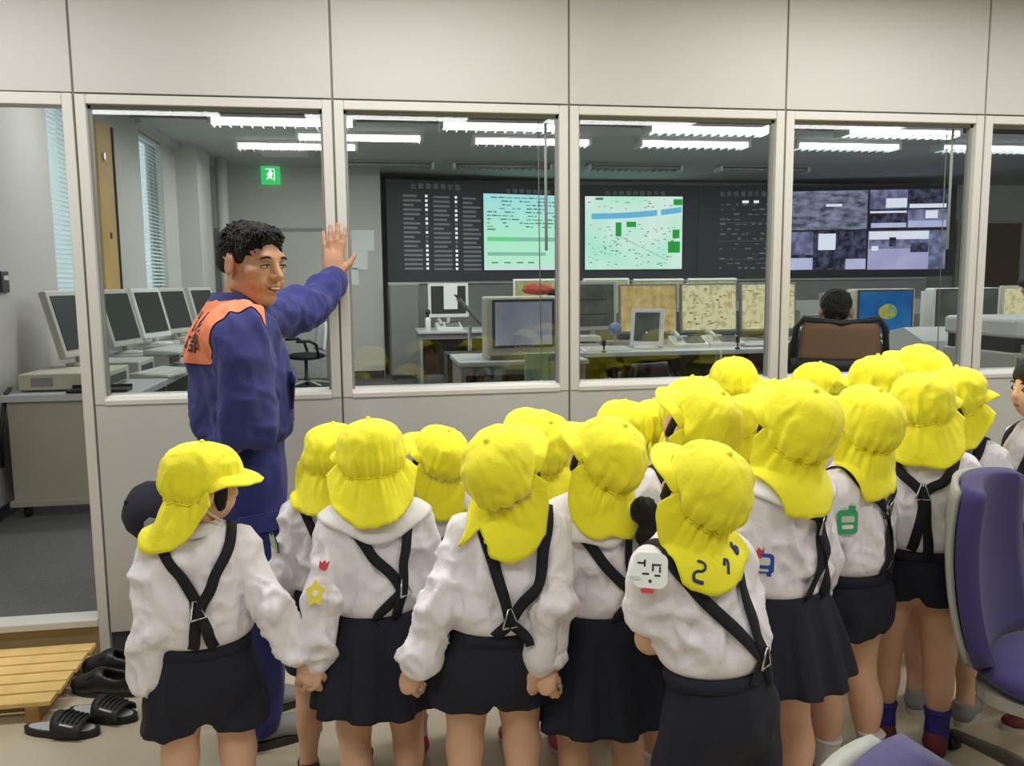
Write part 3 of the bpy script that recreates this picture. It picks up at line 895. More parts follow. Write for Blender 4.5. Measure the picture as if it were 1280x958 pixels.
def crt(loc, rz, w, h, d, m_case, m_scr, label, tilt=0.0, bezel=0.09, buttons=True, group=None):
    """bulky tube monitor, screen faces local -y"""
    t = empty('crt_monitor', loc, rz); tag(t, label, 'monitor', group)
    MB().box(-w*0.42, w*0.42, -d*0.30, d*0.35, 0, 0.035, 0.008).build('foot', m_case, t)
    T = (tilt, 0, 0)
    b = MB().box(-w/2, w/2, -d/2, -d*0.1, 0.035, 0.035+h, 0.018)
    b.prism([(-w/2+0.01, -d*0.1), (w/2-0.01, -d*0.1), (w*0.34, d/2), (-w*0.34, d/2)], 0.06, 0.02+h*0.96)
    b.build('casing', m_case, t, None, T)
    iw, ih = w*(1-2*bezel), h*(1-2*bezel)*0.94
    zc = 0.035+h*0.54
    MB().box(-iw/2-0.02, iw/2+0.02, -d/2-0.006, -d/2+0.01, zc-ih/2-0.02, zc+ih/2+0.02, 0.004).build('bezel', 'dark_grey', t, None, T)
    MB().box(-iw/2, iw/2, -d/2-0.010, -d/2, zc-ih/2, zc+ih/2, 0.006).build('screen', m_scr, t, None, T)
    if buttons:
        me = MB().box(-0.006, 0.006, -0.006, 0, -0.004, 0.004).mesh('button')
        for i in range(5): link('button', me, 'grey_plastic', t, (-0.06+i*0.03, -d/2-0.002, zc-ih/2-0.012))
    return t
def lcd(loc, rz, w, h, tilt, m_case, m_scr, label, foot=0.10, bz=0.022, group=None, arm=True):
    """flat monitor on a foot, screen faces local -y"""
    t = empty('flat_monitor', loc, rz); tag(t, label, 'monitor', group)
    if arm:
        MB().lathe([(0.001, 0), (0.11, 0), (0.11, 0.012), (0.05, 0.022)], 20).build('foot', m_case, t)
        MB().tube([(0, 0.03, 0.01), (0, 0.05, foot+0.12)], 0.022, 10).build('neck', m_case, t)
    T = (-tilt, 0, 0); Lc = (0, 0, foot)
    c = MB().box(-w/2, w/2, 0, 0.045, 0, h, 0.008).build('casing', m_case, t, Lc, T)
    MB().box(-w/2+bz, w/2-bz, -0.004, 0.004, bz*1.3, h-bz).build('screen', m_scr, t, Lc, T)
    MB().box(-w*0.3, w*0.3, 0.045, 0.075, h*0.2, h*0.8, 0.01).build('rear_hump', m_case, t, Lc, T)
    return t
_key = None
def keyboard(loc, rz, w, d, label, m='grey_plastic', tilt=R(6), group=None, keys=True):
    t = empty('keyboard', loc, rz); tag(t, label, 'keyboard', group)
    MB().prism_x([(-d/2, 0), (d/2, 0), (d/2, 0.032), (-d/2, 0.012)], -w/2, w/2).build('body', m, t)
    b = MB(); nx, ny = 14, 5
    for i in range(nx):
        for j in range(ny):
            x = -w/2+0.02+i*(w-0.04)/nx; y = -d/2+0.015+j*(d-0.03)/ny
            z = 0.012+0.02*(y+d/2)/d
            b.box(x+0.002, x+(w-0.04)/nx-0.002, y+0.002, y+(d-0.03)/ny-0.002, z, z+0.007)
    o = b.build('keys', 'white_plastic', t); o['kind'] = 'stuff'
    return t
def phone(loc, rz, label, group=None):
    t = empty('desk_phone', loc, rz); tag(t, label, 'telephone', group)
    MB().prism_x([(-0.11, 0), (0.11, 0), (0.11, 0.09), (-0.11, 0.03)], -0.15, 0.15).build('body', 'white_plastic', t)
    b = MB()
    for sx in (-0.12, -0.07): b.box(sx-0.0, sx+0.03, -0.09, 0.10, 0.055, 0.09, 0.006)
    MB().tube([(-0.105, -0.10, 0.075), (-0.105, -0.06, 0.095), (-0.105, 0.06, 0.125), (-0.105, 0.10, 0.115)], [0.026, 0.018, 0.018, 0.026], 10).build('handset', 'grey_plastic', t)
    b = MB()
    for i in range(6):
        for j in range(4):
            y = -0.08+j*0.035; b.box(-0.04+i*0.028, -0.018+i*0.028, y, y+0.022, 0.035+0.06*(y+0.11)/0.22, 0.052+0.06*(y+0.11)/0.22)
    b.build('keys', 'mid_grey', t)['kind'] = 'stuff'
    b = MB(); pts = [(-0.10, 0.10, 0.05)]
    MB().box(0.02, 0.13, 0.06, 0.105, 0.085, 0.10, 0.004).build('display', 'screen_off', t)
    return t
def desk(loc, rz, w, d, h, label, m_top='desk_top', panels=True, legs=True, cat='desk', front=True):
    t = empty('desk', loc, rz); tag(t, label, cat)
    MB().box(-w/2, w/2, -d/2, d/2, h-0.035, h, 0.006).build('worktop', m_top, t)
    MB().box(-w/2+0.02, w/2-0.02, -d/2+0.03, -d/2+0.05, h-0.10, h-0.035).build('apron', 'mid_grey', t)
    for s in (-1, 1):
        MB().box(s*(w/2-0.035)-0.018, s*(w/2-0.035)+0.018, -d/2+0.04, d/2-0.04, 0.03, h-0.035, 0.004).build('side_leg', 'mid_grey', t)
        MB().box(s*(w/2-0.035)-0.03, s*(w/2-0.035)+0.03, -d/2+0.02, d/2-0.02, 0.0, 0.03, 0.004).build('foot', 'dark_grey', t)
    MB().box(-w/2+0.05, w/2-0.05, d/2-0.06, d/2-0.04, 0.12, h-0.035).build('back_panel', 'dark_grey', t)
    return t

# ---- console along the left wall
t = empty('wall_console', (-0.64, 1.62, ZF)); tag(t, 'long grey console desk on castors along the left wall', 'console')
MB().box(-0.34, 0.39, -0.02, 5.6, 0.66, 0.70, 0.005).build('worktop', 'desk_top', t)
MB().box(-0.31, 0.20, 0.0, 0.03, 0.10, 0.66).build('end_panel', 'desk_side', t)
MB().box(-0.33, 0.24, -0.02, 0.06, 0.07, 0.105, 0.004).build('bottom_rail', 'desk_side', t)
MB().box(-0.31, -0.28, 0.03, 5.6, 0.10, 0.66).build('back_panel', 'dark_grey', t)
for y in (1.4, 2.8, 4.2, 5.57):
    MB().box(-0.30, 0.20, y, y+0.03, 0.10, 0.66).build('divider', 'desk_side', t)
me = MB().xf((0, 0, 0), (0, PI/2, 0)).lathe([(0.012, -0.016), (0.033, -0.014), (0.035, 0), (0.033, 0.014), (0.012, 0.016)], 16).mesh('castor')
for x, y in ((-0.26, 0.05), (0.16, 0.05), (-0.26, 2.8), (0.16, 2.8), (-0.26, 5.5), (0.16, 5.5)):
    link('castor', me, 'black', t, (x, y, 0.036))
ZD = ZF+0.70
# rack units and monitors on it
mon = [(-0.74, 2.28, 'nearest to the doorway, half hidden by the door post', -38), (-0.70, 3.15, 'second along the left wall, just right of the door post', -40),
       (-0.72, 4.10, 'third along the left wall, with a bluish back', -44), (-0.66, 4.75, 'fourth along the left wall', -46), (-0.62, 5.85, 'farthest along the left wall, beside the officer\'s shoulder', -48)]
for i, (x, y, lb, a) in enumerate(mon):
    # facing +x and towards the room: local -y is the screen side
    lcd((x, y, ZD+0.10), R(90+a+30), 0.46, 0.42, R(14), 'grey_plastic' if i != 2 else 'white_plastic', 'screen_off', 'grey tilted monitor %s' % lb, 0.06, 0.035, 'monitors along the left wall')
units = [(-0.70, 1.98, 0.46, 0.50, 0.10, 'low beige equipment case on the end of the left console'), (-0.68, 2.62, 0.44, 0.40, 0.10, 'grey equipment case behind the door post on the left console'),
         (-0.66, 3.20, 0.5, 0.42, 0.10, 'grey equipment case under the second left monitor'), (-0.64, 4.42, 0.5, 0.95, 0.10, 'wide grey equipment case under the third and fourth left monitors'),
         (-0.64, 5.85, 0.5, 0.45, 0.10, 'wooden-topped equipment case under the farthest left monitor')]
for x, y, w, d, h, lb in units:
    t = empty('equipment_case', (x, y, ZD)); tag(t, lb, 'equipment')
    MB().box(-w/2, w/2, -d/2, d/2, 0.008, h, 0.008).build('case', 'beige_plastic' if 'beige' in lb else 'grey_plastic', t)
    MB().box(-w*0.35, -w*0.1, -d/2-0.004, -d/2+0.004, 0.03, h-0.02).build('front_grille', 'mid_grey', t)
    MB().box(w/2-0.004, w/2+0.004, -d*0.35, d*0.35, 0.02, h-0.03).build('side_slot', 'dark_grey', t)
    for s in (-1, 1): MB().box(s*w*0.4-0.02, s*w*0.4+0.02, -d*0.4, d*0.4, 0, 0.01).build('rubber_foot', 'black', t)
for i, (x, y, lb) in enumerate([(-0.33, 2.55, 'low on the left console right of the door post'), (-0.42, 3.20, 'in front of the second left monitor'), (-0.40, 4.30, 'in front of the third left monitor'), (-0.38, 4.95, 'in front of the fourth left monitor')]):
    t = keyboard((x, y, ZD+(0.10 if i else 0.0)), R(80), 0.50, 0.26, 'wide grey operator keyboard %s' % lb, group='keyboards on the left console')
    t.location.z = ZD+(0.0 if i == 0 else 0.101)
    t.location.x = x+(0.02 if i else 0)
t = empty('black_tray', (-0.52, 1.665, ZD)); tag(t, 'flat black tray on the near end of the left console', 'tray')
MB().box(-0.12, 0.2, -0.06, 0.06, 0, 0.02, 0.005).build('tray_base', 'black', t)
MB().box(-0.12, 0.2, 0.05, 0.06, 0.02, 0.035).build('lip', 'black', t)
o = MB().tube([(-0.98, 1.75, ZD+0.02), (-0.96, 1.64, ZD+0.005), (-0.985, 1.60, ZD-0.2), (-0.99, 1.6, ZD-0.4)], 0.012, 8).build('power_cable', 'black'); tag(o, 'black cable hanging behind the left console near the doorway', 'cable')
t = empty('cable_pole', (-0.985, 1.45, ZF+0.25)); tag(t, 'black flat bracket standing against the left wall by the console', 'bracket')
MB().box(-0.03, 0.02, -0.05, 0.05, 0, 0.42, 0.006).build('plate', 'black', t)

# ---- CRT desk in second window
desk((2.13, 3.02, ZF), 0, 0.96, 0.75, 0.72, 'small grey desk carrying the bulky tube monitor')
crt((2.12, 2.98, ZF+0.72), R(4), 0.55, 0.43, 0.50, 'beige_plastic', 'scr_haze', 'big beige tube monitor standing alone in the second window', bezel=0.11)
t = empty('green_partition', (2.25, 2.38, ZF)); tag(t, 'pale green cloth screen panel in front of the tube monitor desk', 'screen panel')
mat('mint', s2l(150, 178, 164), 0.8, bump=0.3, bscale=200)
MB().box(-0.17, 0.0, -0.02, 0.02, 0.03, 0.80, 0.006).build('panel', 'mint', t)
MB().box(0.005, 0.20, -0.02, 0.02, 0.03, 0.80, 0.006).build('panel', 'mint', t)
for x in (-0.12, 0.14): MB().box(x-0.02, x+0.02, -0.12, 0.12, 0, 0.03).build('foot', 'mid_grey', t)
o = MB().tube([(2.28, 2.64, ZF+0.70), (2.27, 2.60, ZF+0.66), (2.25, 2.60, ZF+0.35), (2.22, 2.66, ZF+0.02)], 0.008, 8).build('white_cable', 'white_plastic'); tag(o, 'white cable hanging from the tube monitor desk', 'cable')
mat('red_cloth', s2l(196, 84, 66), 0.8)
mat('navy_cloth', s2l(38, 40, 66), 0.85)
t = empty('folded_jacket', (2.32, 3.10, ZF+0.72+0.475)); tag(t, 'folded red and navy jacket lying on top of the tube monitor', 'jacket')
V, Q = sdf_mesh(Sdf().add(ellip((0, 0, 0.035), (0.13, 0.12, 0.035))).add(ellip((-0.05, 0.02, 0.05), (0.06, 0.1, 0.03)), 0.02).cut(plane((0, 0, -1), (0, 0, 0)), 0.005), (-.2, -.2, -.02), (.2, .2, .12), 0.01, 2)
link('red_part', mesh_np('red_part', folds(V, Q, 0.012, (20, 20, 20), 3), Q), 'red_cloth', t)
V, Q = sdf_mesh(Sdf().add(ellip((0.14, 0, 0.01), (0.07, 0.12, 0.03))).add(rcone((0.15, -0.03, 0.01), (0.20, -0.03, -0.05), 0.035, 0.03), 0.02), (0.0, -.2, -.12), (.3, .2, .1), 0.01, 2)
link('navy_part', mesh_np('navy_part', folds(V, Q, 0.010, (20, 20, 20), 5), Q), 'navy_cloth', t)
# desk behind with sheet-covered monitor
desk((2.05, 7.05, ZF), 0, 0.95, 0.8, 0.72, 'narrow grey desk with the paper-covered monitor behind the tube monitor')
t = lcd((1.98, 7.12, ZF+0.72), R(2), 0.50, 0.42, R(2), 'white_plastic', 'screen_off', 'white monitor with a sheet of paper stuck on its dark screen', 0.14, 0.035)
MB().box(-0.06, 0.11, -0.012, -0.006, 0.10, 0.415).build('taped_sheet', 'paper', t, (0, -0.002, 0.14))
phone((1.95, 6.80, ZF+0.72), R(5), 'pale desk telephone in front of the paper-covered monitor')
t = empty('spray_bottle', (1.70, 6.78, ZF+0.72)); tag(t, 'small white bottle with black cap on the narrow grey desk', 'bottle')
MB().lathe([(0.03, 0), (0.033, 0.01), (0.033, 0.14), (0.015, 0.16)], 14).build('body', 'white_plastic', t)
MB().lathe([(0.016, 0.16), (0.016, 0.19), (0.03, 0.20), (0.03, 0.24), (0.018, 0.25)], 14).build('cap', 'black', t)
t = empty('document_arm', (2.02, 5.2, ZF)); tag(t, 'grey angled document stand leaning left of the tube monitor', 'stand')
MB().lathe([(0.15, 0), (0.15, 0.02), (0.03, 0.04)], 20).build('base', 'mid_grey', t)
MB().tube([(0, 0, 0.03), (0, 0, 0.85)], 0.02, 10).build('post', 'mid_grey', t)
MB().xf((0.02, 0, 0.98), (0, R(48), 0)).box(-0.20, 0.20, -0.16, 0.16, -0.012, 0.012, 0.004).build('tray', 'mid_grey', t)
MB().xf((-0.02, -0.02, 1.02), (0, R(48), 0)).box(-0.19, 0.17, -0.13, 0.13, 0.0, 0.012, 0.003).build('lid', 'dark_grey', t)
t = empty('dark_cabinet', (2.15, 4.72, ZF)); tag(t, 'dark open cabinet under the rear desk in the second window', 'cabinet')
MB().box(-0.42, 0.3, -0.2, 0.2, 0, 0.62, 0.006).build('body', 'black', t)
MB().box(-0.40, -0.06, -0.21, -0.19, 0.04, 0.58, 0.004).build('door', 'dark_grey', t)
MB().box(-0.04, 0.28, -0.21, -0.19, 0.04, 0.58, 0.004).build('door', 'dark_grey', t)
# low divider panels beside the display board
t = empty('divider_panel', (1.46, 8.1, ZF)); tag(t, 'grey upright divider panel below the left end of the display board', 'divider')
MB().box(-0.17, 0.2, 0, 0.03, 0.05, 1.26, 0.004).build('panel', 'mid_grey', t)
MB().box(-0.19, 0.22, -0.005, 0.035, 1.26, 1.29).build('cap_rail', 'grey_plastic', t)
for x in (-0.15, 0.17): MB().box(x-0.02, x+0.02, -0.15, 0.2, 0, 0.05).build('foot', 'dark_grey', t)

# ---- long operator console in the third window
t = empty('operator_console', (3.86, 3.62, ZF)); tag(t, 'long operator console with grey top running across the third window', 'console')
MB().box(-1.22, 1.22, -0.42, 0.55, 0.68, 0.72, 0.006).build('worktop', 'desk_top', t)
MB().box(-1.22, 1.22, 0.55, 0.62, 0.30, 1.0, 0.006).build('rear_upstand', 'mid_grey', t)
MB().box(-1.18, 1.18, 0.45, 0.48, 0.05, 0.68).build('modesty_panel', 'black', t)
for x in (-1.2, 0.0, 1.2): MB().box(x-0.015, x+0.015, -0.36, 0.5, 0.0, 0.68).build('leg_panel', 'mid_grey', t)
MB().box(-1.22, 1.22, 0.30, 0.56, 0.72, 0.75, 0.004).build('shelf', 'grey_plastic', t)
ZO = ZF+0.72
maps = [(3.52, 'map_amber', 'amber map'), (4.10, 'map_cream', 'cream map with many marks'), (4.68, 'map_cream', 'cream diagram')]
for i, (x, m, lb) in enumerate(maps):
    t = lcd((x, 4.02, ZO+0.031), R(0), 0.55, 0.45, R(3), 'mid_grey', m, 'large flat monitor showing an %s, %s of three on the console' % (lb, ['left', 'middle', 'right'][i]) if i == 0 else 'large flat monitor showing a %s, %s of three on the console' % (lb, ['left', 'middle', 'right'][i]), 0.06, 0.018, 'map monitors on the operator console')
    if i:
        b = MB(); rng = random.Random(20+i)
        for q in range(46 if i == 1 else 20):
            px_ = rng.uniform(-0.22, 0.2); pz = rng.uniform(0.06, 0.40)
            if i == 1: b.box(px_, px_+rng.uniform(0.006, 0.03), -0.006, -0.004, pz, pz+rng.uniform(0.004, 0.012))
            else: b.box(px_, px_+rng.uniform(0.02, 0.09), -0.006, -0.004, pz, pz+0.005)
        o = b.build('map_print', 'map_ink', t, (0, 0, 0.06), (-R(3), 0, 0)); o['kind'] = 'stuff'
t = lcd((2.98, 4.3, ZO+0.0), R(6), 0.44, 0.44, R(3), 'grey_plastic', 'scr_dim', 'grey-screened monitor with black lines at the left of the long console', 0.10, 0.03)
b = MB(); [b.box(-0.16, 0.12, -0.006, -0.004, z, z+0.008) for z in (0.14, 0.27)]
b.build('screen_lines', 'black', t, (0, 0, 0.10), (-R(3), 0, 0))
MB().box(-0.02, 0.02, -0.1, 0.1, 0, 0.02).build('stand_bar', 'mid_grey', t)
t.location = (3.00, 3.98, ZO+0.031)
lcd((3.33, 3.52, ZO), R(-28), 0.28, 0.33, R(16), 'white_plastic', 'scr_dim', 'small pale touch screen leaning back on the long console', 0.015, 0.035)
phone((3.72, 3.55, ZO), R(-5), 'pale desk telephone right of the small touch screen', 'telephones on the long console')
phone((4.05, 3.58, ZO), R(-3), 'pale desk telephone in the middle of the long console', 'telephones on the long console')
keyboard((4.42, 3.50, ZO), R(-4), 0.5, 0.26, 'grey operator keyboard near the right end of the long console', 'mid_grey')
keyboard((4.88, 3.50, ZO), R(2), 0.34, 0.24, 'small pale keyboard at the right end of the long console', 'white_plastic')
keyboard((2.92, 3.35, ZO), R(4), 0.40, 0.2, 'pale keyboard at the left end of the long console', 'white_plastic')
t = empty('paper_tray', (2.80, 3.72, ZO)); tag(t, 'grey paper tray at the left end of the long console', 'tray')
for z in (0.0, 0.06): MB().box(-0.16, 0.16, -0.12, 0.12, z, z+0.045, 0.006).build('tray_level', 'grey_plastic', t)
for i, x in enumerate((2.88, 4.02)):
    t = empty('desk_microphone', (x, 3.22, ZO)); tag(t, ['short black desk microphone at the left front of the long console', 'short black desk microphone in front of the middle telephone'][i], 'microphone')
    MB().lathe([(0.02, 0), (0.02, 0.012), (0.006, 0.015)], 12).build('base', 'black', t)
    MB().lathe([(0.006, 0.012), (0.007, 0.05), (0.017, 0.055), (0.017, 0.10), (0.008, 0.11)], 12).build('head', 'black', t)
o = MB().tube([(3.86, 3.19, ZO), (3.855, 3.17, ZO-0.05), (3.86, 3.18, ZO-0.3), (3.80, 3.12, ZO-0.42), (3.74, 3.10, ZO-0.48)], 0.011, 8).build('looped_cable', 'grey_plastic'); tag(o, 'pale cable hanging in front of the long console', 'cable')
t = empty('desk_globe', (3.14, 3.80, ZO)); tag(t, 'small blue and white ball between two monitors on the console', 'ornament')
mat('globe_blue', s2l(120, 140, 175), 0.4, var=0.4, vscale=30)
MB().ball((0, 0, 0.15), 0.06).build('ball', 'globe_blue', t)
MB().lathe([(0.05, 0), (0.05, 0.02), (0.012, 0.03), (0.012, 0.1)], 14).build('stand', 'mid_grey', t)
# second rank of consoles below the board
t = empty('rear_console', (5.3, 6.3, ZF)); tag(t, 'rear row of pale consoles below the display board', 'console')
MB().box(-2.65, 3.6, -0.4, 0.4, 0.68, 0.72, 0.006).build('worktop', 'desk_top', t)
MB().box(-2.65, 3.6, 0.3, 0.4, 0.0, 1.02, 0.006).build('rear_upstand', 'mid_grey', t)
for i, x in enumerate((4.3, 4.95)):
    t = lcd((x, 6.2, ZO), 0, 0.6, 0.5, R(-25), 'grey_plastic', 'scr_green_page', 'rear monitor leaning forward above the map monitors, %s of two' % ['left', 'right'][i], 0.12, 0.02, 'rear monitors')
lcd((3.0, 6.25, ZO), 0, 0.7, 0.5, R(0), 'white_plastic', 'scr_green_page', 'rear monitor with greenish page behind the red jacket', 0.10, 0.02)
lcd((3.75, 6.25, ZO), 0, 0.55, 0.5, R(0), 'white_plastic', 'scr_green_page', 'rear monitor with greenish page above the grey-screened monitor', 0.10, 0.02)
# ---- fourth window: operator's monitors
t = empty('right_console', (5.9, 3.55, ZF)); tag(t, 'right-hand console desk behind the seated operator', 'console')
MB().box(-0.78, 1.9, -0.42, 0.5, 0.68, 0.72, 0.006).build('worktop', 'desk_top', t)
MB().box(-0.78, 1.9, 0.62, 0.67, 0.05, 0.95, 0.006).build('rear_upstand', 'mid_grey', t)
for x in (-0.75, 0.6, 1.85): MB().box(x-0.015, x+0.015, -0.36, 0.5, 0.0, 0.68).build('leg_panel', 'mid_grey', t)
t = crt((5.62, 3.85, ZO), R(-2), 0.58, 0.44, 0.42, 'beige_plastic', 'scr_desktop', 'beige monitor with a blue desktop picture beside the operator\'s head', bezel=0.07)
MB().ball((0.02, -0.222, 0.27), 0.09, 0.004, 0.07).build('desktop_emblem', 'scr_logo', t)
crt((6.42, 3.80, ZO), R(-8), 0.62, 0.44, 0.42, 'white_plastic', 'scr_dim', 'white-cased monitor with dim greenish screen right of the blue monitor', bezel=0.07)
lcd((5.13, 3.58, ZO), R(10), 0.32, 0.40, R(6), 'mid_grey', 'map_amber', 'tall narrow monitor with amber page left of the operator', 0.05, 0.03)
keyboard((5.36, 3.30, ZO), R(-6), 0.42, 0.22, 'pale keyboard left of the seated operator', 'white_plastic')
phone((5.95, 3.42, ZO), R(8), 'pale desk telephone under the blue monitor')
lcd((7.15, 3.75, ZO), R(-6), 0.50, 0.44, R(2), 'beige_plastic', 'map_cream', 'cream-screened monitor in the rightmost window', 0.05, 0.03)
# plotter and copier by the right windows
t = empty('plotter', (5.05, 1.75, ZF)); tag(t, 'large white plotter with sloping lid behind the fourth window', 'plotter')
MB().prism_x([(-0.25, 0.55), (0.25, 0.55), (0.25, 0.93), (0.10, 0.96), (-0.12, 0.88), (-0.25, 0.72)], -0.46, 0.40).build('body', 'white_plastic', t)
MB().prism_x([(-0.258, 0.725), (-0.12, 0.886), (-0.13, 0.90), (-0.27, 0.735)], -0.20, 0.38).build('lid', 'grey_plastic', t)
MB().box(-0.02, 0.22, -0.275, -0.25, 0.62, 0.70, 0.004).build('slot_frame', 'mid_grey', t)
MB().box(0.12, 0.30, -0.268, -0.25, 0.735, 0.755, 0.003).build('slot', 'black', t)
for x in (-0.42, 0.36): MB().box(x-0.03, x+0.03, -0.2, 0.2, 0.0, 0.55, 0.006).build('stand_leg', 'mid_grey', t)
t = empty('copier', (4.98, 1.1, ZF)); tag(t, 'wide pale printer with dark paper slot in the rightmost window', 'printer')
MB().box(-0.42, 0.7, -0.3, 0.3, 0.0, 0.87, 0.01).build('body', 'grey_plastic', t)
MB().box(-0.42, 0.7, -0.31, 0.3, 0.95, 1.06, 0.02).build('lid', 'white_plastic', t)
MB().box(-0.40, 0.68, -0.28, 0.28, 0.87, 0.95).build('paper_gap', 'black', t)
for i in range(7): MB().box(-0.36+i*0.15, -0.28+i*0.15, -0.305, -0.28, 0.865, 0.915).build('paper_guide', 'grey_plastic', t)
for i in range(4): MB().box(-0.40+i*0.27, -0.15+i*0.27, -0.315, -0.30, 0.76, 0.845, 0.004).build('drawer_front', 'mid_grey', t)

# ---- office chair builders
def star_base(t, r, z, m, n=5, a0=0.0, hub=0.03, th=0.022, h_up=0.28):
    for i in range(n):
        a = a0+2*PI*i/n
        c, s = math.cos(a), math.sin(a)
        MB().tube([(0, 0, z+0.055), (c*r*0.5, s*r*0.5, z+0.045), (c*r, s*r, z+0.02)], [th, th*0.9, th*0.62], 8, flat=0.7).build('base_arm', m, t)
        MB().xf((c*r, s*r, z-0.012), (PI/2, 0, a)).lathe([(0.008, -0.018), (0.024, -0.016), (0.026, 0), (0.024, 0.016), (0.008, 0.018)], 12).build('castor', 'black', t)
    MB().lathe([(hub, z+0.02), (hub, z+0.10), (hub*0.7, z+0.11), (hub*0.7, z+h_up)], 16).build('gas_column', 'dark_grey', t)
def shell(fn, nu, nv, name, m, parent, th=0.02):
    G = np.array([[fn(i/(nv-1), j/(nu-1)) for j in range(nu)] for i in range(nv)])
    o = link(name, grid_mesh(name, G), m, parent); solidify(o, th, 0.0); return o
t = empty('arm_chair', (3.02, 2.86, ZF), R(20)); tag(t, 'low black armchair pushed to the left end of the long console', 'office chair')
star_base(t, 0.28, 0.035, 'dark_grey', h_up=0.30)
V, Q = sdf_mesh(Sdf().add(ellip((0, 0, 0.36), (0.23, 0.22, 0.045))), (-.3, -.3, .25), (.3, .3, .45), 0.02, 2)
link('seat', mesh_np('seat', V, Q), 'black', t)
shell(lambda v, u: ((2*u-1)*0.20*(1-0.2*v*v), -0.20-0.03*v+0.04*(2*u-1)**2, 0.40+0.28*v), 9, 7, 'backrest', 'black', t, 0.03)
for sg in (-1, 1): MB().tube([(sg*0.21, 0.05, 0.36), (sg*0.27, 0.05, 0.50), (sg*0.27, -0.02, 0.56), (sg*0.27, -0.18, 0.53)], 0.020, 8).build('armrest', 'black_gloss', t)
# white office chair behind the officer
t = empty('office_chair', (0.22, 7.35, ZF), R(20)); tag(t, 'office chair with pale back and black seat behind the officer', 'office chair')
star_base(t, 0.30, 0.035, 'grey_plastic', h_up=0.34)
V, Q = sdf_mesh(Sdf().add(ellip((0, 0, 0.40), (0.24, 0.24, 0.05))), (-.3, -.3, .3), (.3, .3, .5), 0.02, 2)
link('seat', mesh_np('seat', V, Q), 'black', t)
shell(lambda v, u: (0.22+0.05*v-0.05*(2*u-1)**2*1.0, (2*u-1)*0.20*(1-0.25*v**2), 0.46+0.36*v), 9, 9, 'backrest', 'white_plastic', t, 0.03)
MB().tube([(0.12, 0, 0.37), (0.28, 0, 0.40), (0.30, 0, 0.55)], 0.018, 8).build('back_bracket', 'mid_grey', t)
for s in (-1, 1):
    MB().tube([(0.10, s*0.22, 0.38), (0.06, s*0.26, 0.55), (-0.02, s*0.26, 0.60), (-0.18, s*0.26, 0.60)], 0.018, 8).build('armrest', 'black', t)
t = empty('tripod_stand', (-0.12, 7.75, ZF)); tag(t, 'thin metal stand with small tray beside the pale office chair', 'stand')
MB().tube([(0, 0, 0.02), (0, 0, 0.50), (0.05, 0, 0.66)], 0.015, 8).build('post', 'chrome', t)
MB().box(-0.08, 0.22, -0.12, 0.12, 0.66, 0.70, 0.008).build('tray', 'grey_plastic', t)
MB().lathe([(0.15, 0), (0.15, 0.02), (0.02, 0.04)], 16).build('base', 'dark_grey', t)

# ------------------------------------------------------------------ front room furniture
# pallet step of pine slats
t = empty('slatted_step', (0, 0, 0)); tag(t, 'low slatted pine step in front of the doorway', 'slatted step')
sl = MB().box(-0.62, 0.0, -0.034, 0.034, 0, 0.018, 0.003).mesh('slat')
for i in range(6):
    y = -0.085-i*0.079
    link('slat', sl, 'pine', t, (-0.037-0.004*(i % 2), y, 0.055))
for x in (-0.58, -0.10):
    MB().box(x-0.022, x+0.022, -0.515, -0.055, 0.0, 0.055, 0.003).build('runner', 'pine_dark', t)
# purple swivel chairs
mat('purple_cloth', s2l(58, 50, 108), 0.9, bump=0.4, bscale=500, sheen=0.2)
mat('chair_grey', s2l(168, 168, 162), 0.5)
mat('base_grey', s2l(96, 94, 86), 0.45)
def purple_chair(loc, rz, label, full=True):
    t = empty('swivel_chair', loc, rz); tag(t, label, 'office chair', 'purple swivel chairs of the front room')
    star_base(t, 0.36, 0.045, 'base_grey', a0=R(100), th=0.032, h_up=0.34)
    V, Q = sdf_mesh(Sdf().add(ellip((0, 0.02, 0.44), (0.25, 0.25, 0.062))).cut(plane((0, 0, -1), (0, 0, 0.40)), 0.02), (-.3, -.3, .35), (.3, .3, .55), 0.016, 2)
    link('seat', mesh_np('seat', V, Q), 'purple_cloth', t)
    MB().prism(rbox(0, 0.02, 0.42, 0.42, 0.12), 0.365, 0.40).build('seat_pan', 'chair_grey', t)
    # backrest stands at local -y, facing +y
    def back(off, sx):
        def fn(v, u):
            x = (2*u-1)*0.225*sx*(1-0.10*abs(2*v-1)**3-0.06*v)
            return (x, -0.235-0.06*v+0.05*(v-0.45)**2*2+0.055*(2*u-1)**2+off, 0.47+0.50*v-0.02*(2*u-1)**2*v)
        return fn
    shell(back(0.02, 1.0), 15, 15, 'back_cushion', 'purple_cloth', t, 0.055)
    shell(back(-0.025, 1.01), 15, 15, 'back_shell', 'chair_grey', t, 0.018)
    MB().tube([(0, -0.05, 0.38), (0, -0.24, 0.40), (0, -0.275, 0.60)], 0.03, 10).build('back_bracket', 'chair_grey', t)
    return t
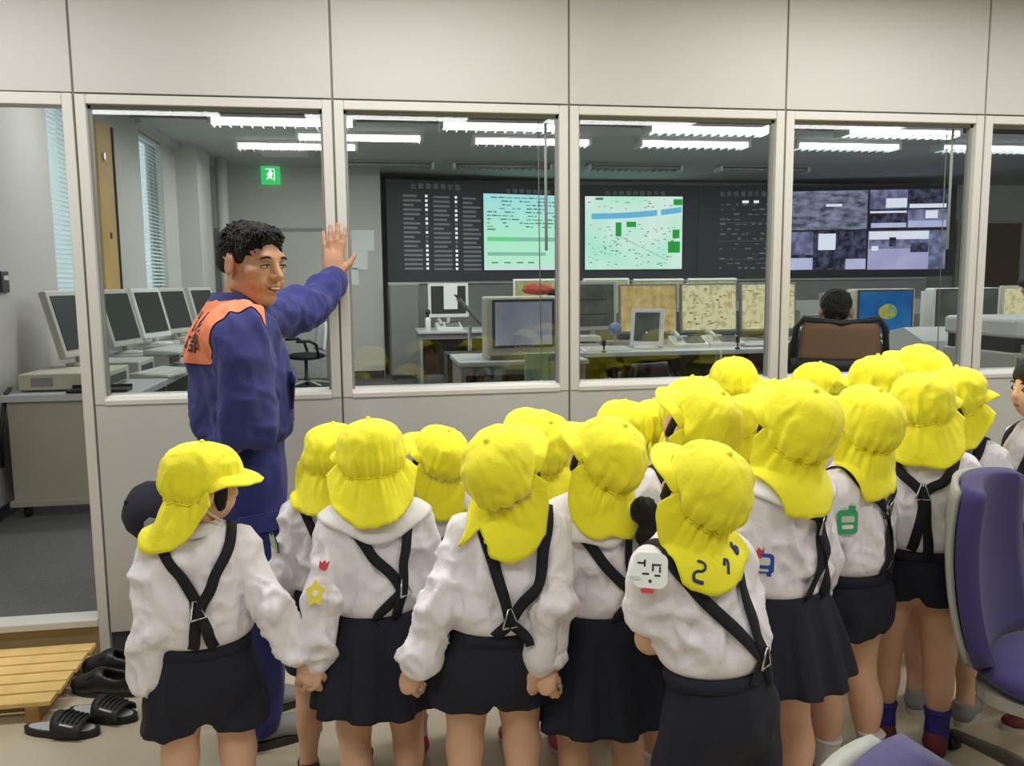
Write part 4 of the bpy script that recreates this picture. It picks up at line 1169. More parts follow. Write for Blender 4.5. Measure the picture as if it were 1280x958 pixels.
# ------------------------------------------------------------------ people: materials
mat('skin', s2l(230, 184, 154), 0.55, sss=0.12, var=0.04, vscale=20)
mat('skin_dark', s2l(188, 142, 112), 0.5, sss=0.12, var=0.05, vscale=18)
mat('lip', s2l(176, 106, 92), 0.5)
mat('lip_dark', s2l(136, 82, 68), 0.5)
mat('hair', s2l(20, 17, 17), 0.55, spec=0.3, bump=0.6, bscale=420)
mat('eye_dark', s2l(22, 16, 14), 0.25)
mat('eye_white', s2l(225, 220, 214), 0.3)
mat('yellow', s2l(254, 246, 40), 0.75, sheen=0.15, bump=0.25, bscale=700, bump2=0.16, b2scale=26)
mat('elastic', s2l(232, 220, 150), 0.8)
mat('shirt_white', s2l(244, 240, 246), 0.8, bump=0.15, bscale=700, bump2=0.28, b2scale=16, sheen=0.1)
mat('collar_white', s2l(238, 236, 238), 0.75, bump=0.12, bscale=700)
mat('navy', s2l(26, 28, 44), 0.85, bump=0.3, bscale=700, bump2=0.15, b2scale=14)
mat('strap', s2l(19, 20, 30), 0.8, bump=0.3, bscale=800)
for nm, c in (('sock_white', (225, 222, 220)), ('sock_pink', (216, 120, 160)), ('sock_blue', (50, 44, 140)), ('shoe_teal', (38, 62, 62)), ('shoe_pink', (196, 84, 126)),
              ('shoe_maroon', (112, 44, 52)), ('shoe_lime', (196, 214, 60)), ('shoe_grey', (150, 150, 152)), ('shoe_blue', (50, 80, 160)), ('shoe_black', (34, 34, 38)),
              ('sole_white', (206, 204, 198)), ('sole_dark', (60, 58, 56)), ('badge_blue', (46, 92, 190)), ('badge_green', (60, 168, 112)), ('badge_yellow', (240, 224, 60)),
              ('badge_red', (206, 58, 66)), ('badge_white', (236, 240, 236)), ('badge_pale', (200, 216, 190)), ('ink_navy', (36, 44, 110)), ('ink_black', (24, 24, 26))):
    mat(nm, s2l(*c), 0.6, bump=0.2, bscale=300)

def rotm(yaw, pitch=0.0, roll=0.0):
    return np.array(Matrix.Rotation(yaw, 3, 'Z') @ Matrix.Rotation(pitch, 3, 'X') @ Matrix.Rotation(roll, 3, 'Y'))
def tx(f, c, M):
    """sdf f given in a local frame (columns of M), origin c"""
    c = np.asarray(c, float)
    return lambda P: f((P-c)@M)
def ik(S, W, l1, l2, pole):
    S = np.asarray(S, float); W = np.asarray(W, float); d = W-S; L = np.linalg.norm(d)
    mx = (l1+l2)*0.985
    if L > mx: W = S+d/L*mx; d = W-S; L = mx
    a = (l1*l1-l2*l2+L*L)/(2*L); h = math.sqrt(max(l1*l1-a*a, 0))
    u = d/L; p = np.asarray(pole, float); p = p-u*(p@u); p /= np.linalg.norm(p)
    return S+u*a+p*h, W
def unit(v): v = np.asarray(v, float); return v/np.linalg.norm(v)
def hand_sdf(w, d, n, side, sc=1.0, curl=(35, 40), thumb_in=0.45, spread=0.0):
    """w wrist, d wrist->knuckles, n palm normal, side: vector towards the thumb"""
    w = np.asarray(w, float); d = unit(d); n = np.asarray(n, float); n = unit(n-d*(n@d)); s = unit(side-d*(side@d)-n*(side@n))
    g = Sdf(); M = np.stack([s, d, n], 1)
    g.add(ellip(w+d*0.036*sc, np.array([0.029, 0.042, 0.0135])*sc, M), 0)
    g.add(rcone(w-d*0.03*sc, w+d*0.012*sc, 0.0200*sc, 0.0185*sc), 0.012*sc)
    lens = [0.034, 0.038, 0.036, 0.029]; rad = [0.0074, 0.0077, 0.0074, 0.0066]
    for i in range(4):
        o = (0.0205-0.0137*i)*sc
        b = w+d*(0.066-0.003*abs(i-1.2))*sc+s*o
        dd = unit(d+s*spread*(1.5-i)*0.5)
        p = b-dd*0.012*sc
        ang = 0
        seg = [lens[i]*0.95, lens[i]*0.62, lens[i]*0.5]
        ang += R(curl[0]*(1+0.08*i))
        for q in range(3):
            v = dd*math.cos(ang)+n*math.sin(ang)
            L = seg[q]*sc+(0.012*sc if q == 0 else 0)
            e = p+v*L
            g.add(rcone(p, e, rad[i]*sc*(1-0.10*q), rad[i]*sc*(0.92-0.10*q)), 0.004*sc)
            p = e; ang += R(curl[1]*(1+0.05*i))
    b = w+d*0.018*sc+s*0.018*sc
    v = unit(s*(0.8-thumb_in*0.6)+d*0.75+n*thumb_in)
    e = b+v*(0.034-0.010*thumb_in)*sc; g.add(rcone(b, e, 0.0105*sc, 0.0082*sc), 0.008*sc)
    v2 = unit(v+d*0.5+n*thumb_in*0.5-s*thumb_in*0.5); g.add(rcone(e, e+v2*(0.026-0.008*thumb_in)*sc, 0.0080*sc, 0.0066*sc), 0.004*sc)
    return g

# ------------------------------------------------------------------ child head (local head frame: +y face, +z up)
def child_head(S):
    S.add(ellip((0, -0.010, 0.022), (0.073, 0.087, 0.074)), 0)
    S.add(ellip((0, 0.018, -0.025), (0.060, 0.060, 0.066)), 0.03)
    S.add(ellip((0, 0.034, -0.066), (0.036, 0.034, 0.030)), 0.03)
    for s in (-1, 1):
        S.add(ellip((s*0.032, 0.048, -0.038), (0.028, 0.026, 0.026)), 0.02)
        S.add(ellip((s*0.076, -0.008, -0.018), (0.009, 0.019, 0.028), rotm(R(-s*18), R(-10))), 0.008)
        S.sub(ellip((s*0.030, 0.088, -0.008), (0.017, 0.012, 0.010)), 0.012)
    S.add(rcone((0, 0.072, -0.004), (0, 0.083, -0.030), 0.008, 0.0105), 0.014)
    for s in (-1, 1): S.add(ellip((s*0.008, 0.079, -0.033), (0.007, 0.008, 0.006)), 0.006)
    S.add(ellip((0, 0.071, -0.053), (0.019, 0.008, 0.006)), 0.008)
    S.add(ellip((0, 0.069, -0.062), (0.016, 0.008, 0.006)), 0.006)
    return S
def child_hair(long=False, under=True):
    h = Sdf().add(ellip((0, -0.012, 0.024), (0.0735, 0.0875, 0.0745)), 0)
    h.add(ellip((0, -0.034 if under else -0.044, -0.040), (0.048, 0.034 if under else 0.048, 0.050)), 0.03)
    for s in (-1, 1): h.add(ellip((s*0.066, 0.028, -0.02), (0.010, 0.018, 0.045)), 0.02)
    if not under: h.add(ellip((0, -0.006, 0.030), (0.080, 0.092, 0.078)), 0.01)
    h.sub(ellip((0, 0.088, -0.045 if under else -0.052), (0.062 if under else 0.056, 0.066 if under else 0.060, 0.075)), 0.006)
    for s in (-1, 1): h.sub(ellip((s*0.085, -0.002, -0.025), (0.022 if under else 0.014, 0.022, 0.030)), 0.006)
    if long:
        h.add(rcone((0, -0.075, -0.03), (0.0, -0.095, -0.20), 0.050, 0.062, (1, 1.5, 1)), 0.03)
        h.add(rcone((0, -0.09, -0.18), (0.01, -0.10, -0.33), 0.058, 0.030, (1, 1.5, 1)), 0.03)
    return h

# ------------------------------------------------------------------ yellow hat
class Hat:
    AX, AY, H = 0.090, 0.102, 0.084
    C = np.array([0, -0.006, 0.026])
    def __init__(s, seed):
        s.seed = seed; s.rng = np.random.RandomState(seed)
        s.ph = s.rng.rand(8)*6.28; s.nf = s.rng.randint(13, 19)
    def back(s, th):    # 1 at the nape, 0 in front; th=0 is the face direction (+y)
        return smoothstep(-0.35, 0.55, -np.cos(th))
    def zr(s, th): return 0.002-0.066*s.back(th)
    def ruf(s, th):
        return np.sin(s.nf*th+s.ph[0]+1.6*np.sin(3*th+s.ph[1]))*0.6+0.4*np.sin(s.nf*1.7*th+s.ph[2])
    def dome(s, th, v):
        bk = s.back(th)
        up = v < 0.66
        ph = np.clip(v/0.66, 0, 1)*PI/2
        w = np.clip((v-0.66)/0.34, 0, 1)
        r = np.where(up, np.sin(ph)**0.82, 1-0.20*bk*w**2.0+0.06*bk*np.sin(w*PI))
        z = np.where(up, s.H*np.cos(ph)**0.92, s.zr(th)*w)
        rip = s.ruf(th)*(0.55+0.75*np.exp(-((th-PI)/0.9)**2))*bk*np.clip((v-0.42)/0.58, 0, 1)**1.3
        r = r+0.085*rip
        # soft dents and six seams
        r = r+0.018*np.sin(2*th+s.ph[3])*np.sin(v*4+s.ph[4])*(v < 1)+0.012*np.sin(5*th+s.ph[5])*np.sin(v*7+s.ph[6])
        sd = np.abs(((th+PI/6) % (PI/3))-PI/6)
        sd2 = np.minimum(np.abs((th % (PI/3))), PI/3-np.abs(th % (PI/3)))
        r = r-0.022*np.exp(-(sd2*np.maximum(r, 0.2)/0.055)**2)*np.clip(1.2-v, 0, 1)
        return s.crumple(s.C+np.stack([np.sin(th)*s.AX*r, np.cos(th)*s.AY*r, z], -1), np.clip(v*3, 0, 1))
    def crumple(s, P, w, amp=0.0055):
        Q = P.reshape(-1, 3); D = Q-s.C; D = D/(np.linalg.norm(D, axis=1)[:, None]+1e-9)
        q = Q*np.array([26., 26., 17.])+s.seed*3.1
        wv = np.stack([vnoise(q*0.7+5, s.seed), vnoise(q*0.7+9, s.seed+1), vnoise(q*0.7+17, s.seed+2)], 1)-0.5
        n = 1-np.abs(2*vnoise(q+wv*2.2, s.seed+3)-1)*1.7
        return (Q+D*(amp*(n-0.3)*np.asarray(w).reshape(-1))[:, None]).reshape(P.shape)
    A0 = R(88)
    def flap(s, a, t):
        """a: angle from the nape (-A0..A0), t: 0 at the gather .. 1 at the edge"""
        th = PI+a
        e = np.clip(np.abs(a)/s.A0, 0, 1)
        L = 0.118*(1-0.72*e**2.8)
        r0 = (1-0.20*s.back(th))+0.075*s.ruf(th)*(1-t)**1.8
        fl = 0.52*t**0.80*(1-0.25*e)
        r = r0+fl+0.075*np.sin(4*a+s.ph[7])*t**0.7+0.035*np.sin(8*a+s.ph[2])*t**0.6+0.04*np.sin(2*a+s.ph[1])*t
        z = s.zr(th)-L*t*(1-0.06*np.cos(3*a+s.ph[3]))
        return s.crumple(s.C+np.stack([np.sin(th)*s.AX*r, np.cos(th)*s.AY*r, z], -1), np.clip(t*3, 0, 1)*0.9)
    V0 = R(92)
    def visor(s, a, t):
        """a from the front, t 0 at dome .. 1 at the edge"""
        e = np.clip(np.abs(a)/s.V0, 0, 1)
        L = 0.056*np.sqrt(np.maximum(1-e**2.4, 0))
        p = s.dome(a, np.full_like(a, 0.97))
        out = np.stack([np.sin(a)*0.72, np.cos(a), np.zeros_like(a)], -1)
        q = p+out*(L*t)[..., None]
        q[..., 2] += 0.004-0.012*t*(1-e**2)-0.010*t*t-0.004*e*t
        return q
def make_hat(root, P2L, seed, push=None, elastic='yellow', label='yellow cotton hat with visor and neck flap'):
    """P2L maps head-frame points to the person's frame"""
    h = Hat(seed)
    th = np.linspace(0, 2*PI, 120, endpoint=False); vv = np.concatenate([np.linspace(0.004, 0.66, 15), np.linspace(0.70, 1.0, 9)])
    T, Vv = np.meshgrid(th, vv)
    G = P2L(h.dome(T, Vv).reshape(-1, 3)).reshape(*T.shape, 3)
    hat = link('hat', grid_mesh('hat', G, True), 'yellow', root); solidify(hat, 0.003, -1)
    hat['label'] = label
    a = np.linspace(-h.A0, h.A0, 90); t = np.linspace(0, 1, 13)
    A, Tt = np.meshgrid(a, t)
    P = P2L(h.flap(A, Tt).reshape(-1, 3))
    if push is not None: P = push(P)
    fl = link('neck_flap', grid_mesh('neck_flap', P.reshape(*A.shape, 3)), 'yellow', hat); solidify(fl, 0.0025, 0)
    a = np.linspace(-h.V0, h.V0, 41); t = np.linspace(0, 1, 8)
    A, Tt = np.meshgrid(a, t)
    P = P2L(h.visor(A, Tt).reshape(-1, 3))
    vi = link('visor', grid_mesh('visor', P.reshape(*A.shape, 3)), 'yellow', hat); solidify(vi, 0.004, 0)
    if elastic:
        a = np.linspace(-1.35, 1.35, 60)
        pts = h.dome(PI+a, np.full_like(a, 0.995))+np.stack([np.sin(PI+a), np.cos(PI+a), 0*a], -1)*0.002
        pts[:, 2] += 0.0018*np.sin(a*40)
        MB().tube([tuple(p) for p in P2L(pts)], 0.0026, 6).build('elastic', elastic, hat)
    MB().ball(tuple(P2L(np.array([[h.C[0], h.C[1], h.C[2]+h.H+0.001]]))[0]), 0.007, nu=10, nv=6).build('top_button', 'yellow', hat)
    return hat, h

# ------------------------------------------------------------------ shoes and socks (shared meshes)
def _shoe():
    f = Sdf().add(rcone((0, -0.035, 0.035), (0, 0.045, 0.022), 0.030, 0.027, (1, 1, 1)), 0).add(ellip((0, 0.065, 0.022), (0.032, 0.04, 0.020)), 0.02)
    f.add(rcone((0, -0.03, 0.04), (0, -0.03, 0.066), 0.030, 0.029), 0.015)
    f.cut(plane((0, 0, -1), (0, 0, 0.012)), 0.004).cut(plane((0, 0.2, 1), (0, 0, 0.064)), 0.004)
    V, Q = sdf_mesh(f, (-.06, -.1, -.02), (.06, .14, .11), 0.007, 2)
    up = mesh_np('shoe', V, Q)
    b = MB(); pl = [(0.030*math.cos(w)*(1 if math.sin(w) < 0 else 1.06), (0.070 if math.sin(w) < 0 else 0.075)*math.sin(w)+(0.003 if math.sin(w) < 0 else 0.033)) for w in [2*PI*i/28 for i in range(28)]]
    b.prism(pl, 0.0, 0.017); so = b.mesh('sole')
    b = MB().tube([(-0.014, 0.028, 0.050), (0.014, 0.034, 0.049)], 0.003, 6).tube([(0.014, 0.022, 0.053), (-0.014, 0.04, 0.047)], 0.003, 6).tube([(-0.014, 0.018, 0.056), (0.014, 0.02, 0.056)], 0.003, 6)
    la = b.mesh('laces')
    sk = MB().lathe([(0.033, 0.045), (0.034, 0.07), (0.032, 0.10), (0.036, 0.128), (0.038, 0.13), (0.035, 0.134), (0.028, 0.134)], 20, (0, -0.022)).mesh('sock')
    return up, so, la, sk
SHOE = _shoe()
def inst(name, me, m, parent, loc, rz=0):
    o = bpy.data.objects.new(name, me); COL.objects.link(o); o.parent = parent; o.location = loc; o.rotation_euler = (0, 0, rz)
    if len(me.materials) == 0: me.materials.append(MATS[m])
    o.material_slots[0].link = 'OBJECT'; o.material_slots[0].material = MATS[m]
    return o
def shoes(root, feet, upper, sole, sock, lace, toe=0.0):
    for i, (fx, fy) in enumerate(feet):
        s = -1 if i == 0 else 1
        u = inst('shoe', SHOE[0], upper, root, (fx, fy, 0), -s*R(8)+toe)
        inst('sole', SHOE[1], sole, u, (0, 0, 0)); inst('laces', SHOE[2], lace, u, (0, 0, 0))
        if sock: inst('sock', SHOE[3], sock, root, (fx, fy+0.002, 0))

def badge(root, bvh, p, kind, up=(0, 0, 1), size=0.05):
    co, no, _, _ = bvh.find_nearest(Vector(p))
    z = no.normalized(); u = Vector(up); x = u.cross(z).normalized(); y = z.cross(x)
    M = Matrix((x, y, z)).transposed().to_4x4(); M.translation = co+z*0.002
    b = MB(); b.M = M; k = size/0.05
    def pr(mb, poly, z0, z1): mb.prism([(a*k, c*k) for a, c in poly], z0, z1)
    def new(): q = MB(); q.M = M; return q
    if kind in ('blue_train', 'green_train'):
        m = 'badge_blue' if kind[0] == 'b' else 'badge_green'
        if kind[0] == 'g':
            q = new(); pr(q, rbox(0, 0, 0.052, 0.062, 0.010), 0, 0.003); o = q.build('badge', m, root)
            q = new(); pr(q, rbox(0, 0.008, 0.034, 0.016, 0.004), 0.002, 0.004); q.build('badge_window', 'badge_pale', o)
            q = new(); pr(q, rbox(0, -0.012, 0.030, 0.010, 0.004), 0.002, 0.004); q.build('badge_panel', 'badge_white', o)
            q = new(); pr(q, rbox(0.012, 0.036, 0.016, 0.012, 0.003), 0, 0.003); q.build('badge_top', m, o)
        else:
            q = new(); pr(q, rbox(0, 0, 0.050, 0.050, 0.010), 0, 0.003); o = q.build('badge', m, root)
            q = new(); pr(q, rbox(0, 0.006, 0.032, 0.020, 0.006), 0.002, 0.004); q.build('badge_window', 'badge_white', o)
            q = new(); pr(q, rbox(0, -0.017, 0.026, 0.006, 0.003), 0.002, 0.004); q.build('badge_bumper', 'badge_white', o)
            for s in (-1, 1):
                q = new(); pr(q, rbox(s*0.014, -0.028, 0.010, 0.010, 0.002), 0, 0.003); q.build('badge_foot', m, o)
    elif kind == 'yellow_star':
        q = new(); pr(q, [(0.024*math.cos(R(90+i*36))*(1 if i % 2 == 0 else 0.62), 0.034*math.sin(R(90+i*36))*(1 if i % 2 == 0 else 0.62)) for i in range(10)], 0, 0.003); o = q.build('badge', 'badge_yellow', root)
        q = new(); pr(q, rbox(0, 0, 0.012, 0.014, 0.003), 0.002, 0.004); q.build('badge_face', 'badge_white', o)
    elif kind == 'red_tulip':
        q = new(); pr(q, [(-0.018, 0.014), (-0.009, 0.004), (0, 0.016), (0.009, 0.004), (0.018, 0.014), (0.014, -0.012), (0, -0.018), (-0.014, -0.012)], 0, 0.003); o = q.build('badge', 'badge_red', root)
    elif kind == 'pale_animal':
        q = new(); pr(q, [(-0.02, -0.03), (0.018, -0.032), (0.022, 0.0), (0.016, 0.028), (0.006, 0.034), (0.0, 0.018), (-0.012, 0.030), (-0.02, 0.02), (-0.024, -0.005)], 0, 0.002); o = q.build('badge', 'ink_black', root)
        q = new(); pr(q, [(-0.017, -0.027), (0.015, -0.028), (0.018, 0.0), (0.013, 0.024), (0.006, 0.028), (0.0, 0.012), (-0.012, 0.024), (-0.017, 0.016), (-0.020, -0.005)], 0.001, 0.003); q.build('badge_face', 'badge_pale', o)
    elif kind == 'white_name':
        q = new(); pr(q, rbox(0, 0, 0.058, 0.060, 0.014), 0, 0.005); o = q.build('badge', 'badge_white', root)
        q = new()
        for (a, c, w, h) in ((-0.016, 0.012, 0.014, 0.003), (-0.010, 0.012, 0.003, 0.012), (0.010, 0.010, 0.016, 0.003), (0.004, 0.005, 0.003, 0.012), (0.016, 0.002, 0.003, 0.010), (-0.008, -0.006, 0.012, 0.003), (0.012, -0.008, 0.010, 0.003), (0.0, -0.018, 0.005, 0.005)):
            pr(q, rbox(a, c, w, h, 0.001, 2), 0.004, 0.006)
        q.build('badge_writing', 'ink_black', o)['kind'] = 'stuff'
        q = new(); pr(q, rbox(-0.026, -0.014, 0.02, 0.006, 0.002), 0.002, 0.007); q.build('badge_pin', 'badge_pale', o)
        q = new(); pr(q, rbox(-0.004, -0.034, 0.022, 0.008, 0.003), 0.001, 0.006); q.build('badge_tag', 'badge_red', o)
    return o

# ------------------------------------------------------------------ a child
CACHE = {}
def clad(f, lo, hi, vox, amp, sc, seed, key=None, mask=None):
    if key and key in CACHE: return CACHE[key]
    V, Q = sdf_mesh(f, lo, hi, vox, 3)
    V = folds(V, Q, amp, sc, seed, mask)
    if key: CACHE[key] = (V, Q)
    return V, Q

def child(label, x, y, s, byaw, head, hands=None, bottoms='shorts', sleeves='long', collar=None, ring=(0.0, 0.70), badges=(), feet=None, shoe=('shoe_grey', 'sole_white', 'sock_white', 'sole_white'),
          hem=None, front=True, seed=1, hair='short', hat=True, lean=(0.0, 0.0), strap_to=None, chin_strap=False, hatlabel=None, mouth=True, straps=True, armpose=None, palm=None, elastic='yellow'):
    # (x, y, 1.02*s) is where the middle of the hat's dome stands; work the root and scale out from it
    HS = 0.92
    Mh0 = rotm(head[0]-byaw, head[1], head[2])
    dl = np.array([lean[0], lean[1]-0.004, 0.895])+Mh0@(np.array([0, 0.014, 0.090])+HS*np.array([0, -0.006, 0.032]))
    s = 1.02*s/dl[2]
    dw = np.array(Matrix.Rotation(byaw, 3, 'Z'))@(dl*s)
    x, y = x-dw[0], y-dw[1]
    root = empty('person', (x, y, 0), byaw); root.scale = (s, s, s)
    tag(root, label, 'person', 'kindergarten children in yellow hats' if hat else None)
    Mb = np.array(Matrix.Rotation(-byaw, 3, 'Z'))
    def loc(p): return Mb@((np.asarray(p, float)-np.array([x, y, 0]))/s)
    hands = hands or {}
    lx, ly = lean
    # arms
    arms = {}
    for sd, sg in (('L', -1), ('R', 1)):
        S = np.array([sg*0.100+lx*0.8, ly*0.8-0.002, 0.815])
        if sd in hands:
            W = loc(hands[sd]) if len(hands[sd]) == 3 and not (armpose and sd in armpose) else np.array(hands[sd], float)
        else: W = np.array([sg*(0.165 if front else 0.135), 0.03, 0.50])
        pole = np.array([sg*0.15, -0.8, -0.2])
        if armpose and sd in armpose: W = np.array(armpose[sd][0], float); pole = np.array(armpose[sd][1], float)
        E, W = ik(S, W, 0.168, 0.158, pole)
        arms[sd] = (S, E, W, sg)
    feet = feet or ((-0.070, 0.0), (0.070, 0.0))
    # head frame
    hy, hp, hr = head
    Mh = rotm(hy-byaw, hp, hr)
    piv = np.array([lx, ly-0.004, 0.895]); hc = piv+Mh@np.array([0, 0.014, 0.090])
    P2L = lambda P: (P*HS)@Mh.T+hc
    vox = 0.008 if front else 0.011
    # ---- body (skin), one continuous figure
    B = Sdf()
    B.add(rcone((lx*0.8, ly*0.8, 0.775), (lx*0.3, ly*0.3, 0.60), 0.098, 0.090, (1, 1.4, 1)), 0)
    B.add(ellip((0, -0.008, 0.53), (0.100, 0.080, 0.075)), 0.03)
    B.add(rcone((lx*0.8-0.085, ly*0.8, 0.818), (lx*0.8+0.085, ly*0.8, 0.818), 0.034, 0.034), 0.03)
    B.add(rcone((lx, ly-0.004, 0.82), tuple(hc+Mh@np.array([0, -0.012, -0.03])), 0.036, 0.036), 0.02)
    for i, (fx, fy) in enumerate(feet):
        sg = -1 if i == 0 else 1
        kx, ky = fx*0.5+sg*0.034, fy*0.55+0.012
        B.add(rcone((sg*0.058, -0.004, 0.49), (kx, ky, 0.285), 0.062, 0.041), 0.025)
        B.add(rcone((kx, ky, 0.285), (fx, fy-0.018, 0.075), 0.042, 0.025), 0.025)
        B.add(ellip(((kx+fx)/2, (ky+fy)/2-0.022, 0.205), (0.034, 0.036, 0.062)), 0.03)
        B.add(rcone((fx, fy-0.02, 0.06), (fx, fy+0.05, 0.024), 0.022, 0.018), 0.02)
    for sd, (S, E, W, sg) in arms.items():
        B.add(rcone(S, E, 0.032 if sleeves == 'long' else 0.036, 0.026), 0.03); B.add(rcone(E, W, 0.028 if sleeves != 'long' else 0.025, 0.020), 0.02)
    Hd = child_head(Sdf())
    lo = np.array([-0.42, -0.34, -0.01]); hi = np.array([0.42, 0.42, 1.02])
    parts = [sdf_mesh(B, lo, hi, vox, 3)]
    hv = 0.006 if front else 0.008
    V, Q = sdf_mesh(Hd, (-.11, -.12, -.12), (.11, .13, .12), hv, 3); parts.append((P2L(V), Q))
    for sd, (S, E, W, sg) in arms.items():
        d = unit(W-E); out = np.array([sg, 0, 0.0])
        n = -out*0.55+np.array([0, 0.85, 0]) if not (palm and sd in palm) else np.asarray(palm[sd], float)
        thumb = -out+np.array([0, 0.3, 0.0])
        curl = (52, 58)
        hs = hand_sdf(W, d, n, thumb, 0.90, curl, 0.75)
        c = W+d*0.045
        parts.append(sdf_mesh(hs, c-0.10, c+0.10, 0.0042 if front else 0.006, 3))
    V, Q = join(parts)
    body = link('body', mesh_np('body', V, Q), 'skin', root)
    # face features
    for sg in (-1, 1):
        c = P2L(np.array([[sg*0.030, 0.074, -0.008]]))[0]
        e = MB().ball((0, 0, 0), 0.0115, 0.006, 0.0065, 10, 6).build('eye', 'eye_white', root, tuple(c)); e.rotation_euler = Matrix(Mh).to_euler()
        MB().ball((0, 0.003, 0), 0.0062, 0.0045, 0.0062, 10, 6).build('iris', 'eye_dark', e)
        c = P2L(np.array([[sg*0.030, 0.079, 0.010]]))[0]
        e = MB().tube([(-0.013*1, 0, -0.001), (0, 0.003, 0.003), (0.013, 0, -0.001)], [0.0015, 0.0025, 0.0015], 6).build('eyebrow', 'hair', root, tuple(c)); e.rotation_euler = Matrix(Mh).to_euler()
    c = P2L(np.array([[0, 0.077, -0.058]]))[0]
    e = MB().ball((0, 0, 0), 0.015, 0.004, 0.0055, 12, 6).build('mouth', 'lip', root, tuple(c)); e.rotation_euler = Matrix(Mh).to_euler()
    # hair
    V, Q = sdf_mesh(child_hair(hair == 'long', hat), (-.12, -.18, -.40 if hair == 'long' else -.12), (.12, .12, .13), 0.007 if front else 0.009, 3)
    V = folds(V, Q, 0.004, (60, 60, 12), seed)
    hairo = link('hair', mesh_np('hair', P2L(V), Q), 'hair', root)
    # ---- shirt
    sh = Sdf()
    sh.add(rcone((lx*0.8, ly*0.8-0.002, 0.775), (lx*0.2, ly*0.2-0.004, 0.635), 0.110, 0.121, (1, 1.26, 1)), 0)
    sh.add(rcone((lx*0.8-0.078, ly*0.8, 0.816), (lx*0.8+0.078, ly*0.8, 0.816), 0.044, 0.044), 0.05)
    sh.add(rcone((lx, ly-0.004, 0.83), (lx, ly-0.002, 0.872), 0.060, 0.048, (1, 1.1, 1)), 0.04)
    sh.cut(plane((0, 0, -1), (0, 0, 0.596)), 0.030).cut(plane((0, -0.15, 1), (lx, ly, 0.878)), 0.004)
    sh.sub(rcone((lx, ly, 0.86), (lx, ly, 0.95), 0.040, 0.040), 0.004)
    for sd, (S, E, W, sg) in arms.items():
        if sleeves == 'long':
            u = unit(W-E)
            sh.add(rcone(S, E, 0.046, 0.041), 0.03); sh.add(rcone(E, W-u*0.035, 0.041, 0.044), 0.02)
            sh.add(rcone(W-u*0.022, W-u*0.004, 0.025, 0.025), 0.012)
        else:
            u = unit(E-S); m = S+u*0.118
            sl = Sdf().add(rcone(S, S+u*0.16, 0.047, 0.054), 0).cut(plane(u, m), 0.004)
            sh.add(sl, 0.03)
    def wmask(P): return (0.55+0.45*smoothstep(0.84, 0.70, P[:, 2]))*np.where(np.abs(P[:, 0]-lx*0.3) < 0.125, smoothstep(0.598, 0.66, P[:, 2]), 1.0)
    amp = 0.017 if sleeves == 'long' else 0.013
    V, Q = clad(sh, lo+[0, 0, 0.38], hi-[0, 0, 0.10], 0.006 if front else 0.011, amp, (17, 17, 10), seed, None, wmask)
    if front: V = folds(V, Q, 0.0075, (32, 32, 20), seed+9, wmask)
    shirt = link('shirt', mesh_np('shirt', V, Q), 'shirt_white', root)
    bs = (V, Q)
    # cuffs
    if sleeves == 'long' and front:
        for sd, (S, E, W, sg) in arms.items():
            u = unit(W-E); b = MB(); b.M = Matrix.Translation(Vector(W-u*0.004)) @ Vector(u).to_track_quat('Z', 'Y').to_matrix().to_4x4()
            b.lathe([(0.024, -0.020), (0.0275, -0.017), (0.0275, -0.001), (0.025, 0.002), (0.018, 0.001)], 24).build('cuff', 'collar_white', shirt)
    elif front:
        for sd, (S, E, W, sg) in arms.items():
            u = unit(E-S); b = MB(); b.M = Matrix.Translation(Vector(S+u*0.118)) @ Vector(u).to_track_quat('Z', 'Y').to_matrix().to_4x4()
            b.lathe([(0.051, -0.022), (0.0530, -0.020), (0.0545, -0.002), (0.051, 0.001), (0.038, -0.001)], 28).build('cuff', 'collar_white', shirt)
    # ---- shorts or skirt
    hemz = hem if hem else (0.345 if bottoms == 'shorts' else 0.36)
    if bottoms == 'shorts':
        st = Sdf().add(rcone((lx*0.2, -0.004, 0.590), (0, -0.010, 0.505), 0.108, 0.126, (1, 1.25, 1)), 0)
        for sg in (-1, 1): st.add(rcone((sg*0.060, -0.006, 0.49), (sg*0.078, 0.004, hemz-0.01), 0.074, 0.076, (1, 1.0, 1)), 0.016)
        st.cut(plane((0, 0, -1), (0, 0, hemz)), 0.006).cut(plane((0, 0, 1), (0, 0, 0.606)), 0.008)
        st.sub(rcone((0, 0.0, hemz-0.03), (0, 0.0, hemz+0.055), 0.030, 0.003, (1, 0.12, 1)), 0.012)
        for sg in (-1, 1): st.sub(rcone((sg*0.076, 0.0, hemz-0.05), (sg*0.074, 0.0, hemz+0.03), 0.062, 0.052), 0.004)
        V2, Q2 = clad(st, (-.22, -.2, .25), (.22, .2, .66), 0.008 if front else 0.011, 0.009, (13, 13, 7), seed+5, None, lambda P: smoothstep(0.60, 0.52, P[:, 2]))
        bo = link('shorts', mesh_np('shorts', V2, Q2), 'navy', root)
    else:
        n = 140; a = np.linspace(0, 2*PI, n, endpoint=False); t = np.linspace(0, 1, 22)
        A, T = np.meshgrid(a, t)
        rx = 0.108+0.008*np.sin(T*PI)+0.064*T**0.85; ry = 0.088+0.070*T**0.85
        pl = 0.010*T**0.8*np.tanh(2.2*np.sin(11*A+0.6*np.sin(2*A+seed)))+0.008*T*np.sin(3*A+seed)
        Zz = 0.606+(hemz-0.606)*T+0.006*np.sin(4*A+seed)*T
        G = np.stack([np.sin(A)*(rx+pl)+lx*0.2, -np.cos(A)*(ry+pl)-0.004, Zz], -1)
        bo = link('skirt', grid_mesh('skirt', G, True), 'navy', root); solidify(bo, 0.004, -1)
